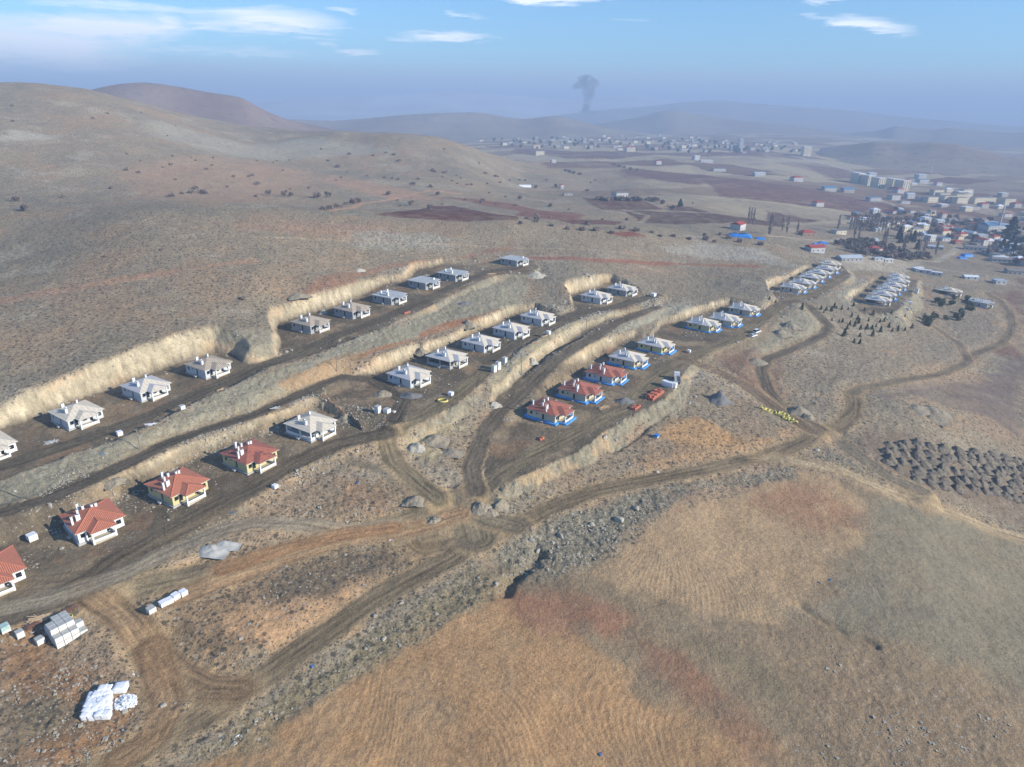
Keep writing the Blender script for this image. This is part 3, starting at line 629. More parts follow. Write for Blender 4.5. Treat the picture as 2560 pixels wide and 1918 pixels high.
def build_ground():
    az, r = ground_grid(); na, nr = len(az), len(r)
    X = (np.sin(az)[None] * r[:, None]).ravel(); Y = (np.cos(az)[None] * r[:, None]).ravel()
    Z, face, fill, lev, nat = height(X, Y)
    C, sc, rk, fw = ground_colour(X, Y, Z, face, fill, lev, nat)
    near = np.hypot(X, Y) < 750
    f = np.zeros(len(X)); f[near] = furrow(X[near], Y[near], fw[near])
    Z = Z + f * .03; C = C * (1 + f * .07)[:, None]
    i = np.nonzero(near)[0]
    rough = fbm(X[i], Y[i], 1.6, 3, 91)
    Z[i] += rough * (.14 + 1.0 * rk[i] * (lev[i] < .5) + .6 * fill[i] + .3 * sc[i])
    Z[i] += fbm(srow(X[i], Y[i]), (X[i] * .8 - Y[i] * .6) * .2, 2.2, 3, 92) * face[i] * .8 + fbm(X[i], Y[i], .9, 2, 93) * face[i] * .9
    g = C.mean(1, keepdims=True); C = g + (C - g) * .98; C = C * np.array([1.0, .965, .87])[None]
    C = np.clip(C, 0.01, .85)
    idx = np.arange(nr * na).reshape(nr, na)
    F = np.stack([idx[:-1, :-1], idx[:-1, 1:], idx[1:, 1:], idx[1:, :-1]], -1).reshape(-1, 4)[:, ::-1]
    me = mesh_from('ground', np.stack([X, Y, Z], 1), F, True, ground_material())
    a = me.attributes.new('col', 'FLOAT_COLOR', 'POINT'); a.data.foreach_set('color', np.concatenate([C, np.ones((len(C), 1))], 1).astype(np.float32).ravel())
    a = me.attributes.new('mask', 'FLOAT_COLOR', 'POINT'); a.data.foreach_set('color', np.stack([sc, rk, face, np.ones(len(C))], 1).astype(np.float32).ravel())
    o = bpy.data.objects.new('ground', me); col.objects.link(o); o['kind'] = 'structure'
    return o
ground = build_ground()

# ------------------------------------------------------------------ object helpers
rnd = random.Random(7)
def mat(name, c, rough=.8, var=.25, scale=3.0, metal=0.0, bump=0.0, spec=.3, c2=None, detail=5.0):
    m = bpy.data.materials.new(name); m.use_nodes = True; T = NT(m.node_tree)
    out = T.n('ShaderNodeOutputMaterial'); P = T.n('ShaderNodeTexCoord').outputs['Object']
    n = T.n('ShaderNodeTexNoise', ins={'Vector': P, 'Scale': scale, 'Detail': detail, 'Roughness': .62}).outputs[0]
    n2 = T.n('ShaderNodeTexNoise', ins={'Vector': P, 'Scale': scale * .17, 'Detail': 3.0}).outputs[0]
    a = lin(c); lo = np.clip(a * (1 - var), 0, 1); hi = np.clip(a * (1 + var), 0, .9)
    if c2 is not None: lo = lin(c2)
    f = T.math('ADD', T.math('MULTIPLY', n, .6), T.math('MULTIPLY', n2, .4))
    base = T.ramp(f, [(.36, tuple(lo)), (.64, tuple(hi))])
    b = T.n('ShaderNodeBsdfPrincipled', ins={'Base Color': base, 'Roughness': rough, 'Metallic': metal})
    b.inputs['Specular IOR Level'].default_value = spec
    if bump:
        bp = T.n('ShaderNodeBump', ins={'Strength': bump, 'Distance': .1 if scale > 1.5 else .5, 'Height': n}); T.link(bp.outputs[0], b.inputs['Normal'])
    T.link(b.outputs[0], out.inputs[0]); return m
def stripe_mat(name, c, c2, axis, pitch, duty=.5, rough=.8, bump=.4, var=.2, soft=6.0, damage=0.0):
    """bands running down a roof face: tiles or battens"""
    m = bpy.data.materials.new(name); m.use_nodes = True; T = NT(m.node_tree)
    out = T.n('ShaderNodeOutputMaterial'); P = T.n('ShaderNodeTexCoord').outputs['Object']
    s = T.n('ShaderNodeSeparateXYZ', ins={0: P})
    w = T.math('SINE', T.math('MULTIPLY', s.outputs[axis], 2 * math.pi / pitch))
    k = T.math('ADD', T.math('MULTIPLY', T.math('ADD', w, 1 - 2 * duty), soft), .5, clamp=True)
    n = T.n('ShaderNodeTexNoise', ins={'Vector': P, 'Scale': 1.3, 'Detail': 6.0, 'Roughness': .65}).outputs[0]
    base = T.mix(k, lin(c2), lin(c)); f = T.math('ADD', T.math('MULTIPLY', T.math('SUBTRACT', n, .5), var * 4), 1.0)
    base = T.mix(1.0, base, T.n('ShaderNodeCombineXYZ', ins={0: f, 1: f, 2: f}).outputs[0], 'MULTIPLY')
    if damage:
        v = T.n('ShaderNodeTexNoise', ins={'Vector': P, 'Scale': .8, 'Detail': 3.0, 'Roughness': .7}).outputs[0]
        base = T.mix(T.math('MULTIPLY', T.math('SUBTRACT', v, 1 - damage), 12.0, clamp=True), base, lin((70, 45, 42)))
    b = T.n('ShaderNodeBsdfPrincipled', ins={'Base Color': base, 'Roughness': rough})
    bp = T.n('ShaderNodeBump', ins={'Strength': bump, 'Distance': .06, 'Height': w}); T.link(bp.outputs[0], b.inputs['Normal'])
    T.link(b.outputs[0], out.inputs[0]); return m

class MB:
    def __init__(s): s.v = []; s.f = []; s.m = []
    def face(s, pts, mi=0):
        k = len(s.v); s.v += [tuple(p) for p in pts]; s.f.append(tuple(range(k, k + len(pts)))); s.m.append(mi)
    def box(s, x0, x1, y0, y1, z0, z1, mi=0, top=None):
        a = [(x0, y0), (x1, y0), (x1, y1), (x0, y1)]; k = len(s.v)
        s.v += [(x, y, z0) for x, y in a] + [(x, y, z1) for x, y in a]
        for q in ((0, 3, 2, 1), (4, 5, 6, 7), (0, 1, 5, 4), (1, 2, 6, 5), (2, 3, 7, 6), (3, 0, 4, 7)):
            s.f.append(tuple(k + i for i in q)); s.m.append(top if (top is not None and q[0] == 4) else mi)
    def beam(s, a, b, w, h, mi=0):
        a = Vector(a); b = Vector(b); d = (b - a).normalized(); u = Vector((0, 0, 1)) if abs(d.z) < .95 else Vector((1, 0, 0))
        x = d.cross(u).normalized() * w / 2; y = x.cross(d).normalized() * h / 2; k = len(s.v)
        s.v += [tuple(p + i * x + j * y) for p in (a, b) for i, j in ((-1, -1), (1, -1), (1, 1), (-1, 1))]
        for q in ((0, 1, 2, 3), (7, 6, 5, 4), (0, 4, 5, 1), (1, 5, 6, 2), (2, 6, 7, 3), (3, 7, 4, 0)): s.f.append(tuple(k + i for i in q)); s.m.append(mi)
    def tube(s, a, b, r0, r1, n=8, mi=0):
        a = Vector(a); b = Vector(b); d = (b - a).normalized(); u = Vector((0, 0, 1)) if abs(d.z) < .95 else Vector((1, 0, 0))
        x = d.cross(u).normalized(); y = x.cross(d).normalized(); k = len(s.v)
        for p, r in ((a, r0), (b, r1)):
            s.v += [tuple(p + (x * math.cos(t * 2 * math.pi / n) + y * math.sin(t * 2 * math.pi / n)) * r) for t in range(n)]
        for i in range(n): j = (i + 1) % n; s.f.append((k + i, k + j, k + n + j, k + n + i)); s.m.append(mi)
        s.f.append(tuple(k + n + i for i in range(n))); s.m.append(mi)
    def mesh(s, name, mats, smooth=False):
        me = bpy.data.meshes.new(name); me.from_pydata(s.v, [], s.f)
        for m in (mats if isinstance(mats, (list, tuple)) else [mats]): me.materials.append(m)
        me.polygons.foreach_set('material_index', s.m)
        if smooth: me.polygons.foreach_set('use_smooth', [True] * len(s.f))
        me.update(); return me
def ob(name, me, parent=None, loc=(0, 0, 0), rz=0.0, label=None):
    o = bpy.data.objects.new(name, me); col.objects.link(o); o.location = loc; o.rotation_euler = (0, 0, rz)
    if parent is not None: o.parent = parent
    if label: o['label'] = label
    return o
def thing(name, label, cat, loc=(0, 0, 0), rz=0.0, group=None, me=None, scale=None):
    o = bpy.data.objects.new(name, me); col.objects.link(o); o.location = loc; o.rotation_euler = (0, 0, rz)
    o['label'] = label; o['category'] = cat
    if group: o['group'] = group
    if scale is not None: o.scale = scale if hasattr(scale, '__len__') else (scale,) * 3
    return o
dg = bpy.context.evaluated_depsgraph_get()
bpy.context.view_layer.update()
ground_e = ground.evaluated_get(bpy.context.evaluated_depsgraph_get())
def hit(px, py):
    """the point of the ground seen at a photo pixel"""
    ok, p, n, i = ground_e.ray_cast(Vector((0, 0, 0)), Vector(pdir(px, py)))
    if not ok: d = pdir(px, py); p = Vector(d) * (-145 / min(d[2], -.01))
    return p
def gz(x, y):
    ok, p, n, i = ground_e.ray_cast(Vector((x, y, 400)), Vector((0, 0, -1)))
    return p.z if ok else -120.0

# ------------------------------------------------------------------ single-storey houses of the site
M = {}
M['tile_x'] = stripe_mat('roof_tiles', (206, 132, 98), (148, 88, 70), 1, .40, .62, var=.14)
M['tile_y'] = stripe_mat('roof_tiles_front', (206, 132, 98), (148, 88, 70), 0, .40, .62, var=.14)
M['tileb_x'] = stripe_mat('roof_tiles_unfinished', (188, 116, 92), (130, 76, 64), 1, .42, .62, var=.2, damage=.40)
M['tileb_y'] = stripe_mat('roof_tiles_unfinished_front', (194, 120, 92), (138, 80, 66), 0, .42, .62, var=.2, damage=.42)
M['raf_x'] = stripe_mat('batten_roof', (206, 184, 152), (118, 114, 110), 1, .62, .5, var=.2, bump=.6)
M['raf_y'] = stripe_mat('batten_roof_front', (206, 184, 152), (124, 120, 116), 0, .62, .5, var=.2, bump=.6)
M['ply'] = stripe_mat('roof_boarding', (210, 198, 176), (190, 178, 156), 0, 1.22, .06, var=.2, bump=.1)
M['ply_grey_shade'] = stripe_mat('roof_boarding_grey_shaded', (188, 186, 184), (170, 168, 166), 1, 1.22, .06, var=.2, bump=.1)  # shade of the side slopes put into the colour, besides boards that are grey
M['slab'] = mat('concrete_slab', (176, 178, 176), .85, .16, .8)
M['white'] = mat('white_render', (226, 226, 222), .8, .08, .7)
M['yellow'] = mat('yellow_render', (202, 190, 138), .85, .10, .9)
M['block'] = mat('aerated_block', (196, 198, 196), .9, .12, 1.6, bump=.1)
M['greyblock'] = mat('grey_block', (158, 158, 156), .9, .16, 1.6, bump=.1)
M['beige'] = mat('beige_render', (198, 186, 160), .9, .12, 1.0)
M['conc'] = mat('concrete', (172, 170, 164), .9, .18, 1.5)
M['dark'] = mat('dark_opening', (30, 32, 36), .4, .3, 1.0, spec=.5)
M['blue'] = mat('blue_insulation', (92, 166, 228), .6, .22, 1.4, c2=(60, 134, 206))
M['cap'] = mat('ridge_tiles', (200, 124, 94), .8, .15, 2.0)
M['floor'] = mat('porch_screed', (186, 176, 152), .9, .12, 1.2)
M['chim'] = mat('chimney_render', (222, 222, 218), .85, .12, 1.5)
HW, HD, EAVE = 5.4, 5.8, 3.1      # half sizes of the walls, eave height

_cache = {}
def cached(key, fn):
    if key not in _cache: _cache[key] = fn()
    return _cache[key]
def walls_mesh(wm, open_=False):
    b = MB(); t = .25; z1 = EAVE
    def panel(axis, c, sgn, a0, a1, holes):
        """wall along an axis at coordinate c with real openings (u0, u1, z0, z1)"""
        def bx(u0, u1, za, zb):
            if u1 - u0 < .01 or zb - za < .01: return
            c0, c1 = (c, c + t * sgn) if sgn > 0 else (c - t, c)
            if axis == 'x': b.box(u0, u1, min(c, c + t * sgn), max(c, c + t * sgn), za, zb)
            else: b.box(min(c, c + t * sgn), max(c, c + t * sgn), u0, u1, za, zb)
        u = a0
        for h0, h1, za, zb in sorted(holes):
            bx(u, h0, 0, z1); bx(h0, h1, 0, za); bx(h0, h1, zb, z1); u = h1
        bx(u, a1, 0, z1)
    if not open_:
        panel('y', -HW, 1, -HD, HD, [(3.6, 4.6, 1.25, 2.5), (1.6, 2.15, 1.7, 2.35), (-1.3, -.4, .45, 2.55)])
        panel('x', -HD, 1, -HW + t, HW - t, [(-4.8, -3.75, 1.25, 2.5), (-3.3, -2.4, .5, 2.6), (-.9, .3, 1.2, 2.5), (1.2, 2.1, .5, 2.55), (3.6, 4.8, 1.2, 2.5)])
        panel('y', HW, -1, -HD, HD, [(-3, -1.8, 1.2, 2.5), (2, 3.2, 1.2, 2.5)])
        panel('x', HD, -1, -HW + t, HW - t, [(-3, -1.8, 1.2, 2.5), (2, 3.2, 1.2, 2.5)])
    else:
        panel('y', -HW, 1, -HD, HD, [(-5.4, -1.0, .85, 2.75), (-.5, 5.3, .85, 2.75)])
        panel('x', -HD, 1, -HW + t, HW - t, [(-5.0, -3.4, .9, 2.7), (-2.2, -1.2, .4, 2.7), (.6, 4.9, .8, 2.75)])
        panel('y', HW, -1, -HD, HD, []); panel('x', HD, -1, -HW + t, HW - t, [])
    b.box(-HW + t, HW - t, -HD + t, HD - t, .0, .38)
    return b.mesh('wall', wm)
WIN = [('y', -HW, 3.6, 4.6, 1.25, 2.5, 'window'), ('y', -HW, 1.6, 2.15, 1.7, 2.35, 'window'), ('y', -HW, -1.3, -.4, .45, 2.55, 'door'),
       ('x', -HD, -4.8, -3.75, 1.25, 2.5, 'window'), ('x', -HD, -3.3, -2.4, .5, 2.6, 'door'), ('x', -HD, -.9, .3, 1.2, 2.5, 'window'), ('x', -HD, 1.2, 2.1, .5, 2.55, 'door'), ('x', -HD, 3.6, 4.8, 1.2, 2.5, 'window')]
def pane_mesh(a, c, u0, u1, z0, z1, name):  # dark sheet added in the raw openings, standing in for the shaded interior
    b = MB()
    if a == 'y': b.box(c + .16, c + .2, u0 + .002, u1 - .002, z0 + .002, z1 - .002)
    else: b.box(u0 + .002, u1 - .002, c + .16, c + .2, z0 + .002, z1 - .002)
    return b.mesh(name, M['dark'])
def roof_mesh(kind):
    b = MB(); X, Y, z = 6.0, 6.4, EAVE; th = .16
    if kind == 'slab':
        b.box(-X, X, -Y, Y, z, z + .26); return b.mesh('roof', M['slab'])
    ap = (0, 0, z + th + 2.16); L, F_, R, B = (-X, Y, z + th), (-X, -Y, z + th), (X, -Y, z + th), (X, Y, z + th)
    b.face([F_, ap, L][::-1], 0); b.face([F_, R, ap], 1); b.face([R, B, ap], 0); b.face([B, L, ap], 1)
    l, f, r, q = (-X, Y, z), (-X, -Y, z), (X, -Y, z), (X, Y, z)
    b.face([l, q, r, f][::-1], 2)
    for a0, a1, b1, b0 in ((f, r, R, F_), (r, q, B, R), (q, l, L, B), (l, f, F_, L)): b.face([a0, a1, b1, b0], 2)
    mm = {'tile': ['tile_x', 'tile_y', 'conc'], 'tileb': ['tileb_x', 'tileb_y', 'conc'], 'raf': ['raf_x', 'raf_y', 'conc'], 'ply': ['ply_grey_shade', 'ply', 'conc'], 'plyw': ['ply', 'ply', 'conc']}[kind]
    return b.mesh('roof', [M[k] for k in mm])
PX0, PX1, PY0 = -3.4, 3.0, -9.1
def porch_roof_mesh(kind):
    b = MB(); z = EAVE + .02; cx = (PX0 + PX1) / 2; hw = (PX1 - PX0) / 2
    if kind == 'slab':
        b.box(PX0, PX1, PY0, -6.402, z - .02, z + .22); return b.mesh('porch_roof', M['slab'])
    h = hw * .35; th = .14; yr = -6.4 + (h + .02) / .3375 ; a = (cx, PY0 + hw, z + th + h); e = (cx, yr, z + th + h)
    FL, FR, BL, BR = (PX0, PY0, z + th), (PX1, PY0, z + th), (PX0, -6.38, z + th), (PX1, -6.38, z + th)
    b.face([FL, FR, a], 1); b.face([BL, FL, a, e], 0); b.face([FR, BR, e, a], 0)
    lo = [(PX0, PY0, z), (PX1, PY0, z), (PX1, -6.405, z), (PX0, -6.405, z)]
    b.face(lo[::-1], 2)
    b.face([lo[0], lo[1], FR, FL], 2); b.face([lo[1], lo[2], (PX1, -6.405, z + th), FR], 2); b.face([lo[3], lo[0], FL, (PX0, -6.405, z + th)], 2)
    mm = {'tile': ['tile_x', 'tile_y', 'conc'], 'tileb': ['tileb_x', 'tileb_y', 'conc'], 'raf': ['raf_x', 'raf_y', 'conc'], 'ply': ['ply_grey_shade', 'ply', 'conc'], 'plyw': ['ply', 'ply', 'conc']}[kind]
    return b.mesh('porch_roof', [M[k] for k in mm])
def cap_mesh(main=True):
    b = MB(); z = EAVE + .16
    if main:
        for c in ((-6, -6.4), (6, -6.4), (6, 6.4), (-6, 6.4)): b.beam((c[0], c[1], z + .03), (0, 0, z + 2.2), .3, .12)
    else:
        cx = (PX0 + PX1) / 2; a = (cx, PY0 + 3.2, z + 1.16)
        b.beam((PX0, PY0, z + .03), a, .26, .1); b.beam((PX1, PY0, z + .03), a, .26, .1); b.beam(a, (cx, -3.3, z + 1.16), .26, .1)
    return b.mesh('ridge_cap', M['cap'])
CH = {'tile': [(-5.0, -1.8, .5, .5, 2.1), (-3.5, -1.4, 1.0, .6, 1.5), (-2.8, 1.2, .5, .5, 1.2), (-2.1, 3.3, .6, .5, 1.9), (-1.3, 1.7, .55, .5, 1.1), (.6, .9, .5, .5, .7), (1.6, 1.2, .55, .5, .8)],
      'f': [(-5.0, -1.8, .45, .5, 2.1), (-3.6, -1.2, .6, .9, 1.5), (-2.8, 1.0, .5, .5, 1.0), (-3.6, 4.6, .5, .5, 1.9), (-1.0, 1.6, .5, .5, 1.1), (1.2, 1.4, .7, .5, 1.0)],
      'raw': [(-3.6, -1.9, .7, .8, 1.3), (-3.1, -.7, .5, .7, 1.2), (-2.5, 2.6, .9, .6, 1.2), (1.6, 2.0, .5, .5, 1.0)],
      'slab': [(-3.2, -1.9, .8, .8, 1.7), (-2.4, -.6, .8, .5, 1.9), (-2.6, 2.9, .8, .7, 1.7), (.8, 1.8, .8, .6, 1.9)],
      'one': [(3.4, -4.0, 1.0, .6, .8)]}
def roof_h(x, y): return 2.16 * (1 - max(abs(x) / 6.0, abs(y) / 6.4))
def chimney_mesh(c, flat):
    x, y, w, d, h = c; b = MB(); z0 = EAVE + .2 + (0 if flat else max(roof_h(x, y) - .45, 0)); zt = z0 + h + (0 if flat else .45)
    b.box(x - w / 2, x + w / 2, y - d / 2, y + d / 2, z0, zt)
    b.box(x - w / 2 - .05, x + w / 2 + .05, y - d / 2 - .05, y + d / 2 + .05, zt + .002, zt + .09)
    b.box(x - w / 3, x + w / 3, y - d / 3, y + d / 3, zt + .092, zt + .1, 1)
    return b.mesh('chimney', [M['chim'], M['dark']])
def skirt_mesh():
    b = MB()
    for x0, x1, y0, y1 in ((-6.3, -HW - .01, -6.7, 6.7), (HW + .01, 6.3, -6.7, 6.7), (-HW, HW, HD + .01, 6.7), (-HW, -3.2, -6.7, -HD - .01), (3.0, HW, -6.7, -HD - .01), (-3.9, 3.5, -9.6, -8.9), (-3.9, -3.3, -8.9, -6.75), (3.0, 3.6, -8.9, -6.75)):
        b.box(x0, x1, y0, y1, -.25, .34)
    return b.mesh('foundation_insulation', M['blue'])
def make_house(loc, rz, roof, wallm, label, group, chim='raw', skirt=False, open_=False, name='unfinished_house', big=True, cap=False):
    t = thing(name, label, 'house', loc, rz, group)
    w = ob('wall', cached(('w', wallm, open_), lambda: walls_mesh(M[wallm], open_)), t)
    if not open_:
        for k, (a, c, u0, u1, z0, z1, nm) in enumerate(WIN):
            if not big and k in (1, 5): continue
            ob(nm, cached(('win', k), lambda: pane_mesh(a, c, u0, u1, z0, z1, nm)), t)
    r = ob('roof', cached(('r', roof), lambda: roof_mesh(roof)), t)
    pr = ob('porch_roof', cached(('pr', roof), lambda: porch_roof_mesh(roof)), t)
    if cap:
        ob('ridge_cap', cached('cap', lambda: cap_mesh(True)), r); ob('ridge_cap', cached('cap2', lambda: cap_mesh(False)), pr)
    flat = roof == 'slab'
    for k, c in enumerate(CH[chim]):
        ob('chimney', cached(('ch', chim, k, flat), lambda: chimney_mesh(c, flat)), r)
    for k, x in enumerate((PX0 + .55, PX1 - .55)):
        def pl():
            b = MB(); b.box(x - .2, x + .2, PY0 + .42, PY0 + .82, -.3, EAVE + .01); return b.mesh('pillar', M['white'])
        ob('pillar', cached(('pil', k), pl), t)
    def par():
        b = MB(); b.box(PX0 + .76, PX1 - .76, PY0 + .45, PY0 + .65, .36, 1.02); b.box(PX1 - .73, PX1 - .5, PY0 + .83, -HD - .01, .36, 1.0); return b.mesh('porch_parapet', M['white'])
    def fl():
        b = MB(); b.box(PX0 + .38, PX1 - .38, PY0 + .44, -HD - .003, -.35, .35); return b.mesh('porch_floor', M['floor'])
    ob('porch_parapet', cached('par', par), t); ob('porch_floor', cached('fl', fl), t)
    def st():
        b = MB(); b.box(-6.3, -HW - .003, -1.4, -.3, -.2, .42); b.box(-6.75, -6.303, -1.4, -.3, -.2, .2); return b.mesh('step', M['conc'])
    ob('step', cached('st', st), t)
    if skirt: ob('foundation_insulation', cached('sk', skirt_mesh), t)
    else:
        def pl2():
            b = MB(); b.box(-HW - .35, HW + .35, -HD - .35, HD + .35, -.6, .02); return b.mesh('plinth', M['conc'])
        ob('plinth', cached('pl', pl2), t)
    return t
Y57 = math.radians(57)
# eave centre (x, y), turn, roof, wall, chimneys, skirt, open, label
HOUSES = [
 ((-123.5, 131), 47, 'tile', 'white', 'tile', 0, 0, 'red tiled house cut off by the left edge, nearest to the stacked block pallets'),
 ((-110, 150.4), 48, 'tile', 'white', 'tile', 0, 0, 'red tiled house with bright white walls and a white porch, second from the left'),
 ((-94.4, 165.6), 58, 'tile', 'yellow', 'tile', 0, 0, 'red tiled house with yellow walls next to the white walled one'),
 ((-79.6, 181.6), 57, 'tileb', 'yellow', 'tile', 0, 0, 'red tiled house with yellow walls beside the open framed boarded house'),
 ((-66, 199.9), 58, 'plyw', 'white', 'raw', 0, 1, 'open framed white house ending the red row'),
 ((-158, 180), 56, 'plyw', 'white', 'raw', 0, 0, 'white house with boarded roof cut off by the left edge below the cream cut'),
 ((-143, 200.5), 56.5, 'plyw', 'block', 'raw', 0, 0, 'white block house with part grey part tan boarded roof, second on the upper left terrace'),
 ((-129.5, 219.5), 58, 'ply', 'block', 'raw', 0, 0, 'white block house with grey and tan boarded roof, third on the upper left terrace'),
 ((-114, 235.8), 58.5, 'raf', 'block', 'raw', 0, 0, 'white house with striped bare battens on the roof near the dark cut corner'),
 ((-88.1, 280.6), 59, 'raf', 'greyblock', 'raw', 0, 0, 'grey house with orange battened roof at the left end of the upper terrace cut'),
 ((-74.2, 299), 58.4, 'raf', 'greyblock', 'raw', 0, 0, 'grey house with orange battened roof, second on the upper right terrace'),
 ((-60.5, 319.5), 59.5, 'slab', 'greyblock', 'slab', 0, 0, 'grey house with flat concrete slab and four chimney stubs in front of the cream cut'),
 ((-47.2, 346.5), 57.5, 'slab', 'greyblock', 'one', 0, 0, 'grey house with flat blue grey slab and a single low box on it'),
 ((-33.5, 362.5), 59, 'slab', 'greyblock', 'slab', 0, 0, 'grey house with flat slab and tall chimney stubs near the end of the upper road'),
 ((-.2, 401), 55.5, 'slab', 'conc', 'one', 0, 0, 'farthest flat roofed house alone at the top end of the upper road'),
 ((-39.4, 238.8), 55.6, 'ply', 'block', 'raw', 0, 0, 'white house with tan boarded roof nearest to the dark gravel heap'),
 ((-26.8, 257.7), 58, 'ply', 'conc', 'raw', 0, 1, 'open framed house with tan boarded roof, second in the middle row'),
 ((-14, 276.3), 57, 'ply', 'block', 'raw', 0, 0, 'house with tan boarded roof left of the grey block pallets, third in the middle row'),
 ((-1.1, 293.5), 56, 'ply', 'block', 'raw', 0, 0, 'house with tan boarded roof, fourth in the middle row below the cream bank'),
 ((11.5, 312.5), 56.3, 'ply', 'block', 'raw', 0, 0, 'house with grey and tan boarded roof at the far end of the middle row'),
 ((44, 352.5), 54.6, 'ply', 'block', 'raw', 0, 0, 'left of the two boarded houses in the recess by the bend of the middle road'),
 ((60.2, 370), 54, 'ply', 'greyblock', 'raw', 0, 0, 'right of the two boarded houses in the recess, beside the white box'),
 ((13.5, 221.8), 56, 'tileb', 'beige', 'f', 1, 0, 'red roofed house with blue foundation boards nearest to the camera in the blue footed row'),
 ((25.9, 240.2), 56, 'tileb', 'beige', 'f', 1, 0, 'red roofed house with blue foundation boards, middle of the three red ones'),
 ((37.9, 258), 58, 'tileb', 'block', 'f', 1, 0, 'red roofed house with blue foundation boards and missing tiles, farthest of the three red ones'),
 ((49.8, 276), 56.6, 'ply', 'beige', 'raw', 1, 0, 'boarded roof house with blue foundation boards next to the red roofed three'),
 ((65.5, 295.5), 55.5, 'ply', 'yellow', 'raw', 1, 0, 'yellowish house with boarded roof and blue foundation boards at the road fork'),
 ((96.6, 331), 54, 'ply', 'yellow', 'f', 1, 0, 'boarded house with blue foundation boards, nearest of the group of three beside the bend'),
 ((110.2, 340.6), 56.9, 'ply', 'beige', 'f', 1, 0, 'boarded house with blue foundation boards, middle of the group of three beside the bend'),
 ((127.3, 363.5), 56, 'ply', 'beige', 'f', 1, 0, 'boarded house with blue foundation boards, farthest of the group of three beside the bend'),
 ((180.4, 430.6), 56, 'ply', 'beige', 'f', 1, 0, 'front house of the far terrace with dark stained boarded roof and blue footing'),
 ((194, 448), 56.6, 'ply', 'beige', 'f', 1, 0, 'second house of the far terrace with several white chimneys and blue footing'),
 ((208, 469), 56.8, 'ply', 'beige', 'raw', 1, 0, 'third house of the far terrace with pale boarded roof and blue footing'),
 ((221.3, 487.4), 56.9, 'ply', 'beige', 'raw', 1, 0, 'fourth house of the far terrace with tan boarded roof'),
 ((235.3, 506.8), 55.5, 'ply', 'beige', 'raw', 1, 0, 'fifth house of the far terrace with tan boarded roof beside the rubble'),
 ((247, 528), 56, 'plyw', 'beige', 'raw', 0, 0, 'last house of the far terrace, mostly hidden behind the others'),
 ((238.2, 432.8), 54.8, 'ply', 'conc', 'raw', 0, 1, 'front house of the second far terrace with grey open walls'),
 ((250.8, 450.2), 55.8, 'ply', 'beige', 'raw', 1, 0, 'second house of the second far terrace with pale boarded roof'),
 ((263.5, 468.6), 55.7, 'ply', 'beige', 'raw', 1, 0, 'third house of the second far terrace with pale boarded roof'),
 ((277, 486), 54, 'ply', 'beige', 'raw', 1, 0, 'fourth house of the second far terrace under the overlapping roofs'),
 ((290, 505), 55, 'ply', 'beige', 'raw', 0, 0, 'fifth house of the second far terrace near the white cabins'),
 ((300, 524), 56, 'ply', 'beige', 'raw', 0, 0, 'last house of the second far terrace, behind the others'),
 ((328, 500), 50, 'plyw', 'greyblock', 'raw', 0, 1, 'low grey house with pale boarded roof in front of the white cabins'),
 ((338, 478), 50, 'slab', 'conc', 'slab', 0, 0, 'half built house with pale slab and stacked materials right of the far terraces'),
]
def foot_of(i, x, y):
    return gz(x, y)
HPOS = []
def build_houses():
    for i, ((x, y), a, roof, wm, ch, sk, op, lab) in enumerate(HOUSES):
        z = float(np.median([gz(x + dx, y + dy) for dx in (-4, 0, 4) for dy in (-4, 0, 4)])) + .12
        big = i < 32
        grp = ('red tiled houses with white porches' if i < 4 else 'unfinished houses on the terraces')
        make_house((x, y, z), math.radians(a), roof, wm, lab, 'single storey houses of the building site', ch, bool(sk), bool(op), 'tiled_house' if 'tile' in roof else 'unfinished_house', big, cap=roof == 'tile')
        HPOS.append((x, y, z, math.radians(a)))
build_houses()

# ------------------------------------------------------------------ distant hills
def far_mat(name, c, c2, scale):
    m = bpy.data.materials.new(name); m.use_nodes = True; T = NT(m.node_tree)
    out = T.n('ShaderNodeOutputMaterial'); P = T.n('ShaderNodeTexCoord').outputs['Object']
    n = T.n('ShaderNodeTexNoise', ins={'Vector': P, 'Scale': scale, 'Detail': 8.0, 'Roughness': .65}).outputs[0]
    n2 = T.n('ShaderNodeTexNoise', ins={'Vector': P, 'Scale': scale * 9, 'Detail': 4.0, 'Roughness': .7}).outputs[0]
    base = T.ramp(n, [(.36, tuple(lin(c))), (.66, tuple(lin(c2)))])
    base = T.mix(T.math('MULTIPLY', T.math('SUBTRACT', n2, .56), 6.0, clamp=True), base, lin((92, 84, 76)))
    b = T.n('ShaderNodeBsdfPrincipled', ins={'Base Color': base, 'Roughness': 1.0}); b.inputs['Specular IOR Level'].default_value = 0
    T.link(b.outputs[0], out.inputs[0]); return m
HM = far_mat('hill_soil', (128, 112, 98), (150, 136, 118), .004)
HM2 = far_mat('dark_hill_soil', (118, 98, 88), (140, 122, 108), .006)
